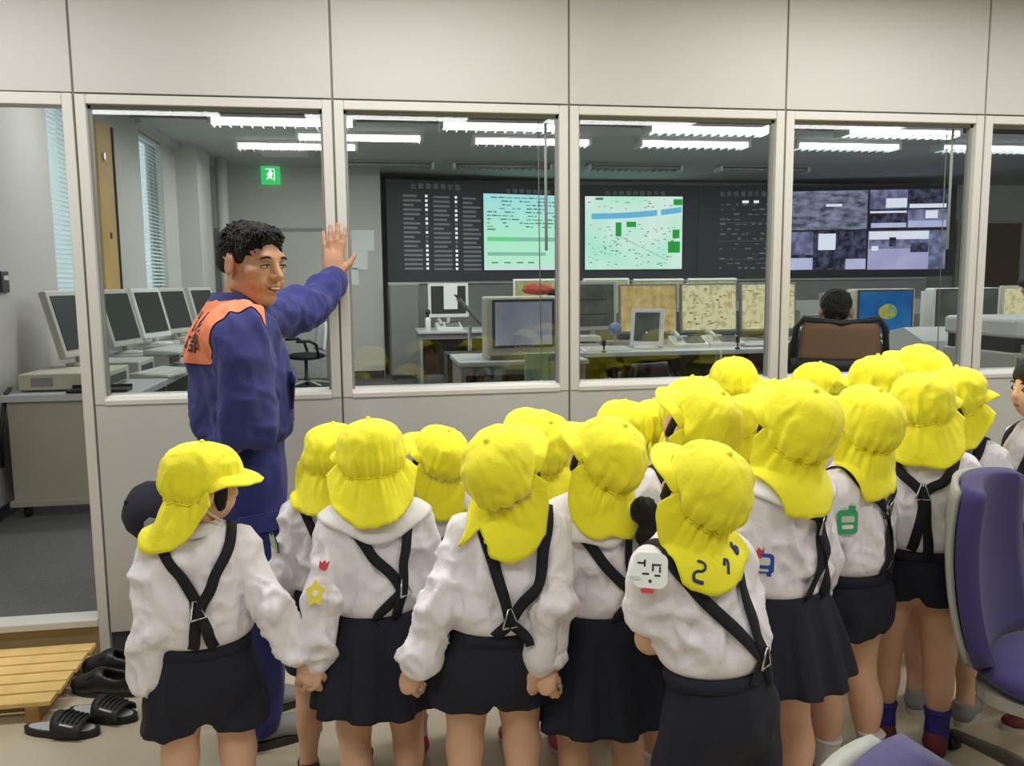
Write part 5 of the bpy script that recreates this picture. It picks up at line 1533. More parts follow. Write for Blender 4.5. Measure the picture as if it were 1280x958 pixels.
        V2 = G.reshape(-1, 3); Q2 = np.array([(i*n+j, i*n+(j+1) % n, (i+1)*n+(j+1) % n, (i+1)*n+j) for i in range(21) for j in range(n)])
    bo['label'] = 'dark navy %s' % bottoms
    bv = bvh_of(*join([bs, (V2, Q2)])); bsh = bvh_of(*bs)
    w_ = 0.026
    MB().xf((lx*0.2, -0.004, 0)).lathe([(0.106, 0.574), (0.1165, 0.576), (0.1150, 0.600), (0.106, 0.603)], 40, (0, 0), 1.0, 0.80).build('waistband', 'navy', bo)
    # ---- suspenders
    if straps:
        rx_, rz_ = ring
        wl, wr = strap_to or (-0.030, 0.030)
        yb = -0.13
        ss = empty('suspenders', (0, 0, 0), 0, root)
        for sg, wx in ((-1, wl), (1, wr)):
            ribbon('strap', 'strap', [(sg*0.070, 0.12, 0.60), (sg*0.078, 0.11, 0.72), (lx+sg*0.076, 0.06, 0.83), (lx+sg*0.074, 0.0, 0.872), (lx+sg*0.070, -0.07, 0.835),
                                      (lx*0.6+sg*0.070*0.5+rx_*0.5, yb, (0.82+rz_)/2), (rx_+sg*0.003, yb, rz_), (rx_*0.5+wx*0.5+sg*0.0, yb, (rz_+0.60)/2), (wx, yb, 0.595)], bv, w_, ss, 0.0045+0.0012*(sg+1), 0.002, 56)
        co, no, _, _ = bv.find_nearest(Vector((rx_, yb, rz_)))
        z = no.normalized(); xx = Vector((0, 0, 1)).cross(z).normalized(); yy = z.cross(xx)
        M = Matrix((xx, yy, z)).transposed().to_4x4(); M.translation = co+z*0.0105
        b = MB(); b.M = M
        tri = [(-0.019, -0.016, 0), (0.019, -0.016, 0), (0.004, 0.026, 0), (-0.004, 0.026, 0), (-0.019, -0.016, 0), (0.0, -0.016, 0)]
        b.tube(tri, 0.0026, 6).build('buckle', 'chrome', ss)
    # ---- collars
    if collar == 'round':
        n = 56; a = np.linspace(0, 2*PI, n, endpoint=False); t = np.linspace(0, 1, 9)
        G = np.zeros((9, n, 3))
        for i, tt in enumerate(t):
            for j, aa in enumerate(a):
                bk = 0.5-0.5*math.cos(aa)    # aa = pi is the back
                sd_ = abs(math.sin(aa))
                Rr = 0.050+tt*(0.070+0.020*bk)
                zz = 0.884-tt*(0.028+0.066*(1-sd_))
                co, no, _, _ = bsh.find_nearest(Vector((lx+math.sin(aa)*Rr*1.18, ly-0.004+math.cos(aa)*Rr*1.25, zz)))
                p = co+no*0.009
                G[i, j] = (p.x, p.y, p.z)
        for _ in range(6): G[1:-1] = 0.5*G[1:-1]+0.25*(G[:-2]+G[2:]); G = 0.5*G+0.25*(np.roll(G, 1, 1)+np.roll(G, -1, 1))
        co = link('collar', grid_mesh('collar', G, True), 'collar_white', shirt); solidify(co, 0.004, 1)
        co['label'] = 'wide round white collar'
    else:
        n = 40; a = np.linspace(0, 2*PI, n, endpoint=False)
        prof = [(0.043, 0.868), (0.043, 0.893), (0.047, 0.897), (0.056, 0.884), (0.062, 0.868)]
        G = np.array([[(lx+math.sin(aa)*r*1.02, ly-0.004+math.cos(aa)*r-(0.002), z-0.012*max(0, math.cos(aa))) for aa in a] for r, z in prof])
        co = link('collar', grid_mesh('collar', G, True), 'collar_white', shirt); solidify(co, 0.003, 0)
    # ---- hat
    out = dict(root=root, P2L=P2L, bvh=bsh, arms=arms, s=s)
    if hat:
        def push(P):
            P = P.copy()
            for _ in range(5):
                d = sh(P); mg = 0.024 if collar == 'round' else 0.020; m = d < mg
                if not m.any(): break
                e = 1e-3; g = np.stack([sh(P[m]+np.eye(3)[i]*e)-d[m] for i in range(3)], 1)
                g /= np.linalg.norm(g, axis=1)[:, None]+1e-9
                P[m] += g*(mg-d[m])[:, None]
            return P
        ho, hh = make_hat(root, P2L, seed, push, elastic=elastic)
        if hatlabel: ho['label'] = hatlabel
        out['hat'] = ho; out['hatfn'] = hh; out['push'] = push
        if chin_strap:
            pts = P2L(np.array([[0.082, -0.03, -0.03], [0.080, 0.0, -0.062], [0.062, 0.035, -0.088], [0.0, 0.05, -0.098], [-0.062, 0.035, -0.088], [-0.080, 0.0, -0.062], [-0.082, -0.03, -0.03]]))
            MB().tube([tuple(p) for p in pts], 0.0028, 6).build('chin_strap', 'sole_white', ho)
    for bd in badges:
        kind, sd, f, off = bd[:4]
        S, E, W, sg = arms[sd]
        p = S+(E-S)*f+np.array([sg*0.08, -0.05, 0])+np.asarray(off)
        badge(shirt, bsh, p, kind, size=bd[4] if len(bd) > 4 else 0.05)
    shoes(root, feet, shoe[0], shoe[1], shoe[2], shoe[3])
    return out
# ------------------------------------------------------------------ the children
K = {}
Y0 = lambda px: -(0.1621+math.atan((px-640)/1060))      # yaw that faces straight away from the photographer
G_, W_, D_ = 'shoe_grey', 'sole_white', 'sole_dark'
H13 = (0.868, -1.375, 0.500); H57 = (1.405, -1.53, 0.535)
K[1] = child('boy in long white sleeves and navy shorts at far left, looking right', 0.636, -1.325, 0.975, R(9), (R(-66), R(-4), R(2)),
      {'R': H13, 'L': (0.505, -1.36, 0.49)}, ring=(0.0, 0.715), strap_to=(-0.022, 0.034), seed=11, chin_strap=True, hem=0.372, shoe=(G_, D_, 'sock_white', W_))
K[3] = child('girl with wide round collar and long navy skirt holding the far-left boy\'s hand', 1.032, -1.24, 1.0, R(10), (R(3), R(-3), R(-3)),
      {'L': (0.880, -1.365, 0.505), 'R': (1.19, -1.17, 0.50)}, 'skirt', 'long', 'round', (0.045, 0.685), [('red_tulip', 'L', 0.26, (0.03, -0.04, 0), 0.036), ('yellow_star', 'L', 0.66, (0.03, -0.04, 0), 0.05)],
      seed=23, hem=0.368, shoe=('shoe_black', W_, 'sock_white', W_))
K[5] = child('boy in navy shorts in the middle of the front row, visor tipped up', 1.321, -1.492, 1.0, R(-6), (R(-32), R(36), R(-6)),
      {'L': (1.120, -1.475, 0.535), 'R': H57}, ring=(0.035, 0.645), strap_to=(-0.0, 0.075), seed=37, elastic='elastic', lean=(0.055, 0.0), hem=0.415, shoe=('shoe_maroon', W_, 'sock_white', W_))
K[7] = child('girl with dark braid, round collar and long pleated skirt beside the middle boy', 1.612, -1.425, 1.004, R(0), (R(24), R(28), R(8)),
      {'L': (1.425, -1.535, 0.535), 'R': (1.76, -1.40, 0.53)}, 'skirt', 'long', 'round', (0.06, 0.665), [('red_tulip', 'L', 0.18, (0.06, -0.07, 0), 0.05), ('blue_train', 'L', 0.40, (0.06, -0.07, 0), 0.032)],
      seed=41, lean=(-0.02, 0.0), hem=0.338, shoe=('shoe_pink', W_, 'sock_pink', W_), strap_to=(0.0, 0.09))
K[9] = child('boy in short sleeves with written marks on his hat flap, front row right', 1.728, -1.761, 1.0, R(14), (R(18), R(30), R(10)),
      {}, 'shorts', 'short', None, (0.055, 0.635), [('white_name', 'L', 0.10, (0.03, -0.02, 0.05), 0.058)], seed=53, hem=0.315, shoe=('shoe_blue', W_, 'sock_white', W_),
      armpose={'L': ((-0.075, 0.20, 0.66), (-0.12, -0.3, -1)), 'R': ((0.08, 0.18, 0.64), (0.12, -0.3, -1))}, strap_to=(0.02, 0.11), lean=(-0.07, 0.03),
      hatlabel='yellow hat with dark written marks along the neck flap')
K[14] = child('girl with round collar, blue train badge and navy skirt right of the written hat', 2.065, -1.501, 1.079, R(26), (R(2), R(28), R(8)),
      {}, 'skirt', 'long', 'round', (0.02, 0.765), [('red_tulip', 'L', 0.44, (0.05, -0.03, 0), 0.034), ('blue_train', 'L', 0.70, (0.05, -0.03, 0), 0.046)], seed=61, hem=0.402, shoe=('shoe_blue', W_, 'sock_pink', W_), feet=((-0.075, 0.10), (0.05, -0.02)))
K[15] = child('boy in short sleeves with a green train badge and hand in pocket', 2.370, -1.300, 1.042, R(30), (R(8), R(20), R(6)),
      {}, 'shorts', 'short', None, (0.015, 0.765), [('green_train', 'L', 0.36, (0.045, -0.04, 0), 0.050)], seed=71, hem=0.43, shoe=('shoe_black', W_, 'sock_white', W_),
      armpose={'L': ((-0.135, 0.11, 0.52), (-0.1, -0.8, -0.1)), 'R': ((0.14, 0.09, 0.53), (0.1, -0.8, -0.1))}, feet=((-0.06, 0.03), (0.055, -0.03)))
K[17] = child('boy with crossed suspenders, blue socks and lime-edged shoes at right', 2.637, -1.138, 1.06, R(-30), (R(-34), R(0), R(-4)),
      {}, 'shorts', 'short', None, (0.0, 0.775), seed=83, hem=0.455, shoe=('shoe_maroon', D_, 'sock_blue', 'shoe_lime'), strap_to=(-0.032, 0.022),
      armpose={'L': ((-0.12, 0.14, 0.60), (-0.2, -0.7, -0.3)), 'R': ((0.125, 0.17, 0.68), (0.35, -0.5, -0.6))})
# second rows, mostly hats and shoulders ----------------------------------
K[2] = child('child with a pale animal badge, half hidden behind the girl at the left', 0.925, -0.985, 0.955, R(0), (R(-25), R(0), R(4)),
      {}, 'shorts', 'long', None, badges=[('pale_animal', 'L', 0.40, (0, 0, 0), 0.05)], seed=91, shoe=('shoe_teal', W_, None, W_), feet=((-0.09, -0.02), (0.06, 0.0)))
K[4] = child('child behind and between the left girl and middle boy, visor peeking left', 1.237, -0.94, 0.925, R(0), (R(38), R(24), R(2)), seed=97, elastic='elastic', front=False, shoe=('shoe_pink', W_, 'sock_white', W_))
K[6] = child('child behind the middle boy with visor pointing up', 1.525, -1.02, 0.962, R(0), (R(18), R(38), R(-2)), seed=101, front=False, shoe=('shoe_pink', W_, 'sock_pink', W_))
K[8] = child('child directly behind the braided girl, only hat top showing', 1.803, -0.894, 0.977, R(-10), (R(20), R(6), R(0)), seed=103, front=False)
K[18] = child('child by the wall behind the braided girl, puckered hat back showing', 1.965, -0.70, 0.95, R(-15), (R(-10), R(0), R(0)), seed=107, front=False)
K[10] = child('child whose raised visor shows above the written hat', 1.905, -1.30, 1.055, R(5), (R(28), R(32), R(8)), seed=109, shoe=('shoe_blue', W_, 'sock_white', W_))
K[11] = child('dark-haired child behind the raised visor, facing right', 1.985, -1.00, 1.05, R(-20), (R(-70), R(4), R(0)), seed=113, front=False)
K[12] = child('child nearest the third window, hat seen alone above the crowd', 2.364, -0.43, 1.05, R(-20), (R(-22), R(8), R(0)), seed=127, front=False)
K[13] = child('child facing right with cheek showing, beside the blue-badge girl', 2.225, -0.875, 0.982, R(-50), (R(-95), R(2), R(0)), seed=131)
K[19] = child('child whose hat top shows just left of the blue-badge girl', 2.39, -0.70, 1.0, R(-20), (R(-10), R(4), R(0)), seed=137, front=False)
K[16] = child('child below the seated operator, visor pointing left', 2.697, -0.44, 1.025, R(-10), (R(32), R(6), R(0)), seed=139, front=False)
K[20] = child('child with hat behind the green-badge boy and crossed-suspender boy', 2.76, -0.72, 1.07, R(-20), (R(-10), R(0), R(0)), seed=149, front=False)
K[21] = child('child at the back right with upturned visor against the wall', 2.99, -0.64, 1.085, R(-20), (R(10), R(28), R(0)), seed=151, front=False)
K[22] = child('long-haired child at right end of the row, beside the swivel chair', 2.865, -0.985, 1.055, R(-45), (R(-58), R(0), R(-2)), {}, 'skirt', 'short', None, seed=157, hair='long', hem=0.44, shoe=(G_, W_, None, W_),
      armpose={'L': ((-0.12, 0.14, 0.60), (-0.2, -0.7, -0.3)), 'R': ((0.125, 0.15, 0.60), (0.2, -0.7, -0.3))})
K[23] = child('hatless dark-haired child in white at the right edge, facing left', 3.125, -1.055, 1.10, R(75), (R(78), R(2), R(0)), {}, 'skirt', 'long', None, seed=163, hat=False, shoe=('shoe_maroon', W_, 'sock_white', W_))

# braid of the girl in the middle
def braid(k, p0, p1, m='hair'):
    r = k['root']; hair = [c for c in r.children if c.name.startswith('hair')][0]
    P0 = np.array(p0, float); P1 = np.array(p1, float); f = Sdf()
    for i in range(7):
        t = i/6; p = P0+(P1-P0)*t; w = 0.033*(1-0.35*t)
        f.add(ellip(p+np.array([0.011 if i % 2 else -0.011, -0.004, 0]), (w, w*0.75, w*1.05), rotm(0, 0, R(30 if i % 2 else -30))), 0.006)
    V, Q = sdf_mesh(f, np.minimum(P0, P1)-0.06, np.maximum(P0, P1)+0.06, 0.005, 3)
    o = link('braid', mesh_np('braid', folds(V, Q, 0.004, (90, 90, 30), 3), Q), m, hair)
    P1 = Vector(p1); b = MB(); b.tube([P1+Vector((0, 0, 0.0)), P1+Vector((0.004, 0, -0.03)), P1+Vector((0.0, 0.004, -0.075))], [0.010, 0.018, 0.004], 10)
    b.build('braid_end', m, hair)
    MB().xf((P1.x, P1.y, P1.z)).lathe([(0.010, -0.006), (0.015, -0.003), (0.015, 0.004), (0.010, 0.007)], 12).build('hair_tie', 'badge_white', hair)
braid(K[7], (0.085, -0.105, 0.87), (0.105, -0.125, 0.70))
# written marks on the flap of the short-sleeved boy's hat
k = K[9]; hf = k['hatfn']
def stroke(pts, a0, t0, ka, kt, r):
    """pts: strokes in letter units, laid on the flap"""
    for st in pts:
        q = []
        for i in range(len(st)-1):
            for j in range(6):
                f = j/6; q.append((st[i][0]*(1-f)+st[i+1][0]*f, st[i][1]*(1-f)+st[i+1][1]*f))
        q.append(st[-1])
        A = np.array([a0-u*ka for u, v in q]); T = np.array([t0-v*kt for u, v in q])
        P = k['push'](k['P2L'](hf.flap(A, T)))
        e = 1e-3
        Pa = k['push'](k['P2L'](hf.flap(A+e, T))); Pt = k['push'](k['P2L'](hf.flap(A, T-e)))
        N = np.cross(Pa-P, Pt-P); N /= np.linalg.norm(N, axis=1)[:, None]+1e-9
        c = k['P2L'](np.zeros((1, 3)))[0]
        sgn = np.sign(((P-c)*N*np.array([1, 1, 0])).sum(1)); N *= sgn[:, None]
        MB().tube([tuple(p) for p in P+N*0.0018], r, 8, flat=0.45).build('letter_stroke', 'ink_navy', k['hat'])
arc = lambda cx, cy, rx, ry, a, b, n=10: [(cx+rx*math.cos(R(a+(b-a)*i/n)), cy+ry*math.sin(R(a+(b-a)*i/n))) for i in range(n+1)]
stroke([arc(0, 0.5, 0.8, 0.5, 160, -60, 8)+arc(0.0, -0.55, 0.75, 0.5, 100, 200, 4)[1:]+[(-0.5, -1.0), (0.9, -1.0)]], 0.30, 0.70, 0.115, 0.150, 0.0044)
stroke([[(-0.6, 0.4), (-0.2, 0.9), (0.5, 0.7), (0.45, 0.0), (0.1, -0.8)]], -0.22, 0.62, 0.10, 0.15, 0.0036)
stroke([arc(0, -0.3, 0.6, 0.5, 0, 360, 12), [(-0.5, -0.1), (-0.5, 0.9), (0.1, 0.9)]], -0.62, 0.60, 0.10, 0.15, 0.0038)
t = purple_chair((2.80, -1.535, 0), R(-145), 'purple swivel chair with grey shell standing by the children at right'); t.scale = (0.93, 0.93, 0.93)
purple_chair((1.66, -2.90, 0), R(-122), 'purple swivel chair in the foreground, only its top corner in view')
# ------------------------------------------------------------------ adults
mat('uniform', s2l(40, 46, 116), 0.8, bump=0.3, bscale=500, bump2=0.2, b2scale=9, sheen=0.1)
mat('uniform_seam', s2l(84, 84, 128), 0.8)
mat('orange', s2l(236, 138, 98), 0.8, bump=0.3, bscale=500)
mat('text_black', s2l(40, 34, 40), 0.7)
mat('cap_navy', s2l(28, 28, 48), 0.85, bump=0.3, bscale=500)
mat('silver_thread', s2l(160, 160, 170), 0.5)
mat('teeth', s2l(228, 222, 212), 0.3)
mat('shirt_dark', s2l(40, 42, 50), 0.85, bump2=0.2, b2scale=10)
mat('shirt_purple', s2l(40, 36, 78), 0.85, bump2=0.2, b2scale=10)
def man_head():
    S = Sdf()
    S.add(ellip((0, -0.018, 0.034), (0.077, 0.097, 0.084)), 0)
    S.add(ellip((0, 0.030, -0.030), (0.063, 0.064, 0.082)), 0.03)
    for s in (-1, 1):
        S.add(rcone((s*0.050, 0.000, -0.068), (s*0.014, 0.060, -0.098), 0.026, 0.020), 0.03)
        S.add(ellip((s*0.044, 0.060, -0.018), (0.026, 0.026, 0.018)), 0.02)
        S.add(ellip((s*0.036, 0.072, -0.052), (0.021, 0.020, 0.020)), 0.016)
    S.add(ellip((0, 0.070, -0.100), (0.021, 0.017, 0.016)), 0.02)
    S.add(rcone((-0.036, 0.080, 0.028), (0.036, 0.080, 0.028), 0.013, 0.013), 0.02)
    for s in (-1, 1):
        S.sub(ellip((s*0.034, 0.102, 0.004), (0.021, 0.017, 0.0105)), 0.012)
        S.add(ellip((s*0.033, 0.079, 0.002), (0.015, 0.011, 0.009)), 0.004)
        S.add(ellip((s*0.081, -0.010, -0.008), (0.010, 0.024, 0.034), rotm(R(-s*20), R(-8))), 0.008)
        S.sub(ellip((s*0.094, -0.004, -0.008), (0.006, 0.011, 0.017), rotm(R(-s*20), R(-8))), 0.005)
    S.add(rcone((0, 0.088, 0.014), (0, 0.112, -0.026), 0.009, 0.0135), 0.016)
    for s in (-1, 1): S.add(ellip((s*0.013, 0.100, -0.031), (0.010, 0.012, 0.009)), 0.006)
    S.add(ellip((0, 0.092, -0.055), (0.028, 0.012, 0.0075)), 0.008)
    S.add(ellip((0, 0.088, -0.074), (0.024, 0.012, 0.0085)), 0.008)
    for s in (-1, 1): S.sub(rcone((s*0.024, 0.104, -0.034), (s*0.037, 0.092, -0.062), 0.004, 0.004), 0.008)
    return S
def man_hair():
    h = Sdf().add(ellip((0, -0.022, 0.044), (0.0800, 0.0990, 0.0805)), 0)
    h.add(ellip((0, -0.070, -0.020), (0.060, 0.042, 0.055)), 0.03)
    h.add(ellip((0, 0.042, 0.090), (0.058, 0.036, 0.024)), 0.03)
    for s in (-1, 1): h.add(ellip((s*0.066, 0.016, 0.026), (0.011, 0.018, 0.028)), 0.015)
    h.sub(ellip((0, 0.118, -0.012), (0.080, 0.078, 0.094)), 0.006)
    for s in (-1, 1): h.sub(ellip((s*0.095, 0.0, -0.020), (0.026, 0.030, 0.034)), 0.006)
    h.cut(plane((0, -0.5, -1), (0, -0.02, -0.062)), 0.006)
    return h
def tufts(V, Q, sel, n, L, rng, lean):
    N = normals(V, Q); idx = np.nonzero(sel(V, N))[0]
    b = MB()
    for i in rng.choice(idx, n):
        p = V[i]; d = unit(N[i]*0.10+lean(p)+rng.randn(3)*0.15); l = L*(0.6+0.7*rng.rand())
        b.tube([tuple(p-N[i]*0.004), tuple(p+d*l*0.5), tuple(p+d*l+np.array([0, 0, -0.2*l]))], [0.0032, 0.0026, 0.0004], 5, caps=False)
    return b

def officer():
    x0, y0, yaw = 0.635, -0.68, R(-72)
    root = empty('person', (x0, y0, 0), yaw)
    tag(root, 'smiling man in navy uniform with orange shoulder panel leaning one hand on the partition', 'person')
    Mb = np.array(Matrix.Rotation(-yaw, 3, 'Z'))
    loc = lambda p: Mb@(np.asarray(p, float)-np.array([x0, y0, 0]))
    hyaw = R(-127)
    Mh = rotm(hyaw-yaw, R(-9), R(0))
    piv = np.array([0.0, 0.025, 1.385]); hc = piv+Mh@np.array([0, 0.022, 0.118])
    P2L = lambda P: P@Mh.T+hc
    SR = np.array([0.170, -0.02, 1.285]); SL = np.array([-0.165, 0.115, 1.325])
    WL = loc((0.903, -0.034, 1.448)); EL, WL = ik(SL, WL, 0.275, 0.245, (0.1, 0.3, -1))
    ER = np.array([0.225, -0.02, 1.02]); WR = np.array([0.04, -0.185, 0.86])
    # body
    B = Sdf()
    B.add(rcone((0, 0, 1.22), (0, 0, 1.0), 0.150, 0.135, (1, 1.4, 1)), 0)
    B.add(ellip((0, -0.01, 0.90), (0.155, 0.115, 0.11)), 0.04)
    B.add(rcone((0.12, -0.01, 1.30), (-0.12, 0.03, 1.32), 0.05, 0.05), 0.05)
    B.add(rcone((0, 0.0, 1.30), tuple(hc+Mh@np.array([0, -0.02, -0.05])), 0.056, 0.054), 0.03)
    for s in (-1, 1):
        B.add(rcone((s*0.085, 0, 0.86), (s*0.095, 0.01, 0.46), 0.085, 0.058), 0.04)
        B.add(rcone((s*0.095, 0.01, 0.46), (s*0.10, -0.02, 0.09), 0.058, 0.038), 0.03)
        B.add(rcone((s*0.10, -0.03, 0.07), (s*0.105, 0.10, 0.04), 0.035, 0.03), 0.02)
    for S, E, W in ((SR, ER, WR), (SL, EL, WL)):
        B.add(rcone(S, E, 0.052, 0.042), 0.04); B.add(rcone(E, W, 0.042, 0.030), 0.02)
    parts = [sdf_mesh(B, (-.75, -.4, -.01), (.45, .55, 1.50), 0.012, 3)]
    V, Q = sdf_mesh(man_head(), (-.12, -.14, -.15), (.12, .15, .15), 0.0038, 3); parts.append((P2L(V), Q))
    # left hand flat on the post, fingers up; right hand gripping the cap
    up = unit(Mb@np.array([0.05, 0.0, 1.0])); toward = Mb@np.array([0, 1.0, 0.0]); side = Mb@np.array([1.0, 0, 0])
    hs = hand_sdf(WL+up*0.004, up, toward, side, 1.46, (1, 3), 0.10, 0.16); parts.append(sdf_mesh(hs, WL-0.2, WL+0.28, 0.0045, 3))
    d = unit(WR-ER); hs = hand_sdf(WR, d, np.array([-0.6, 0.5, 0.2]), np.array([0, 0.5, -1.0]), 1.25, (50, 50), 0.4); parts.append(sdf_mesh(hs, WR-0.2, WR+0.2, 0.006, 3))
    V, Q = join(parts)
    link('body', mesh_np('body', V, Q), 'skin_dark', root)
    rot = Matrix(Mh).to_euler()
    def face(mb, name, m, c, parent=root):
        o = mb.build(name, m, parent, tuple(P2L(np.array([c]))[0])); o.rotation_euler = rot; return o
    for s in (-1, 1):
        e = face(MB().ball((0, 0, 0), 0.0135, 0.008, 0.0048, 12, 8), 'eye', 'eye_white', (s*0.034, 0.0865, 0.002))
        MB().ball((0, 0.0035, 0), 0.0066, 0.0050, 0.0046, 10, 6).build('iris', 'eye_dark', e)
        face(MB().tube([(-0.019, -0.004, -0.003), (-0.008, 0.003, 0.003), (0.006, 0.004, 0.003), (0.019, -0.004, -0.002)], [0.0012, 0.0024, 0.0024, 0.0012], 6), 'eyelid', 'eye_dark', (s*0.034, 0.0900, 0.004))
        face(MB().tube([(-0.022*1, -0.007 if s < 0 else 0.0, -0.001), (-0.006, 0.002, 0.005), (0.008, 0.002, 0.005), (0.022, -0.007 if s > 0 else 0.0, -0.001)], [0.0025, 0.0046, 0.0046, 0.0022], 7, flat=0.8), 'eyebrow', 'hair', (s*0.034, 0.0905, 0.024))
    face(MB().ball((0, 0, 0), 0.024, 0.010, 0.0062, 14, 8), 'mouth', 'lip_dark', (0, 0.0945, -0.0645))
    face(MB().ball((0, 0, 0), 0.018, 0.009, 0.0036, 14, 8), 'teeth', 'teeth', (0, 0.0985, -0.0625))
    face(MB().tube([(-0.026, -0.008, 0.003), (0, 0.003, 0.0), (0.026, -0.008, 0.003)], [0.002, 0.0042, 0.002], 7), 'lip', 'lip_dark', (0, 0.0985, -0.0575))
    face(MB().tube([(-0.024, -0.008, 0.004), (0, 0.003, 0.0), (0.024, -0.008, 0.004)], [0.002, 0.005, 0.002], 7), 'lip', 'lip_dark', (0, 0.0945, -0.0715))
    V, Q = sdf_mesh(man_hair(), (-.13, -.16, -.12), (.13, .13, .16), 0.005, 3)
    V = folds(V, Q, 0.0025, (70, 25, 40), 5)
    hair = link('hair', mesh_np('hair', P2L(V), Q), 'hair', root)
    rng = np.random.RandomState(2)
    b = tufts(V, Q, lambda V, N: (V[:, 2] > 0.03) & (N[:, 2] > -0.2) & (V[:, 1] > -0.06), 800, 0.012, rng, lambda p: np.array([0.25*np.sign(p[0]), 0.9 if p[1] > 0 else 0.1, -0.25]))
    me = b.mesh('hair_tufts'); me.transform(Matrix.Translation(Vector(hc)) @ Matrix(Mh).to_4x4())
    o = link('hair_tufts', me, 'hair', hair); o['kind'] = 'stuff'
    # jacket
    J = Sdf()
    J.add(rcone((0, 0.002, 1.20), (0, 0.01, 1.03), 0.168, 0.172, (1, 1.18, 1)), 0)
    J.add(rcone((0.13, -0.015, 1.292), (-0.12, 0.06, 1.315), 0.064, 0.064), 0.07)
    J.add(rcone((0, 0.0, 1.30), (0, 0.01, 1.385), 0.100, 0.070, (1, 1.05, 1)), 0.05)
    for S, E, W in ((SR, ER, WR), (SL, EL, WL)):
        u = unit(W-E)
        J.add(rcone(S, E, 0.078, 0.066), 0.05); J.add(rcone(E, W-u*0.03, 0.066, 0.048), 0.03)
        J.add(rcone(W-u*0.045, W-u*0.015, 0.046, 0.045), 0.01)
    J.cut(plane((0, 0, -1), (0, 0, 0.975)), 0.02).cut(plane((0, -0.3, 1), (0, 0.0, 1.395)), 0.004)
    J.sub(rcone((0, 0.01, 1.36), tuple(hc), 0.060, 0.060), 0.004)
    V, Q = sdf_mesh(J, (-.75, -.4, .80), (.45, .6, 1.60), 0.0085, 3)
    Vs = V.copy()
    V = folds(V, Q, 0.022, (9, 9, 5.5), 8)
    V = folds(V, Q, 0.008, (22, 22, 14), 18)
    jme = mesh_np('jacket', V, Q)
    jacket = link('jacket', jme, 'uniform', root); jacket['label'] = 'navy work jacket with rolled wrinkles'
    bv = bvh_of(V, Q)
    # orange yoke: cut cleanly out of the jacket surface
    bm = bmesh.new(); bm.from_mesh(jme)
    for n, c in (((0, 0, -1), (0, 0, 1.205)), ((1, 0, 0), (0.205, 0, 0)), ((0.5, 0, -0.87), (0.150, 0, 1.212)), ((-1, 0, 0), (-0.150, 0, 0)), ((0, 1, -0.08), (0, 0.050, 1.30))):
        geom = bm.verts[:]+bm.edges[:]+bm.faces[:]
        bmesh.ops.bisect_plane(bm, geom=geom, plane_co=Vector(c), plane_no=Vector(n), clear_outer=True)
    bm.normal_update()
    for v in bm.verts: v.co += v.normal*0.0035
    me = bpy.data.meshes.new('yoke'); bm.to_mesh(me); bm.free()
    yk = link('yoke', me, 'orange', jacket); yk['label'] = 'orange shoulder panel with dark lettering'
    for body, z, sz, xc in (('消 防', 1.322, 0.062, 0.045), ('本 部', 1.262, 0.062, 0.045)):
        me = text_mesh(body, sz, 'lettering', 0.0, 0.001)
        bm = bmesh.new(); bm.from_mesh(me)
        bmesh.ops.triangulate(bm, faces=bm.faces[:])
        bmesh.ops.subdivide_edges(bm, edges=bm.edges[:], cuts=1)
        for v in bm.verts:
            p = Vector((xc+v.co.x, -0.6, z+v.co.y)); h = bv.ray_cast(p, Vector((0, 1, 0)))
            v.co = (p.x, (h[0].y if h[0] else -0.13)-0.007, p.z)
        bm.to_mesh(me); bm.free()
        link('lettering', me, 'text_black', yk)
    # collar, pocket flaps, cuff bands, zip
    n = 48; a = np.linspace(0, 2*PI, n, endpoint=False)
    prof = [(0.066, 1.345), (0.069, 1.375), (0.070, 1.405), (0.078, 1.408), (0.092, 1.375), (0.100, 1.350)]
    G = np.array([[(math.sin(aa)*r*1.02, 0.012+math.cos(aa)*r*1.0, z-0.045*max(0, math.cos(aa))**2) for aa in a] for r, z in prof])
    co = link('collar', grid_mesh('collar', G, True), 'uniform', jacket); solidify(co, 0.004, 0)
    MB().tube([tuple(p) for p in G[-1]]+[tuple(G[-1][0])], 0.0022, 6).build('collar_piping', 'uniform_seam', co)
    def patch(name, m, p, w, h, parent, th=0.006, updir=(0, 0, 1)):
        q, no, _, _ = bv.find_nearest(Vector(p)); z = no.normalized(); xx = Vector(updir).cross(z).normalized(); yy = z.cross(xx)
        M = Matrix((xx, yy, z)).transposed().to_4x4(); M.translation = q+z*0.001
        b = MB(); b.M = M; b.prism(rbox(0, 0, w, h, 0.008), 0, th); return b.build(name, m, parent)
    patch('pocket_flap', 'uniform', (0.115, 0.22, 1.165), 0.10, 0.045, jacket, 0.008)
    patch('pocket', 'uniform', (0.115, 0.22, 1.10), 0.10, 0.10, jacket, 0.004)
    for S, E, W in ((SR, ER, WR), (SL, EL, WL)):
        u = unit(W-E); b = MB(); b.M = Matrix.Translation(Vector(W-u*0.012)) @ Vector(u).to_track_quat('Z', 'Y').to_matrix().to_4x4()
        b.lathe([(0.046, -0.05), (0.0505, -0.047), (0.0500, -0.004), (0.046, 0.0), (0.034, -0.002)], 28).build('cuff', 'uniform', jacket)
    # trousers
    T = Sdf().add(rcone((0, 0.004, 0.96), (0, -0.01, 0.86), 0.150, 0.165, (1, 1.2, 1)), 0)
    for s in (-1, 1):
        T.add(rcone((s*0.085, -0.002, 0.85), (s*0.098, 0.01, 0.45), 0.104, 0.086), 0.04)
        T.add(rcone((s*0.098, 0.01, 0.45), (s*0.10, -0.015, 0.07), 0.086, 0.072), 0.03)
    T.cut(plane((0, 0, -1), (0, 0, 0.045)), 0.004).cut(plane((0, 0, 1), (0, 0, 1.0)), 0.004)
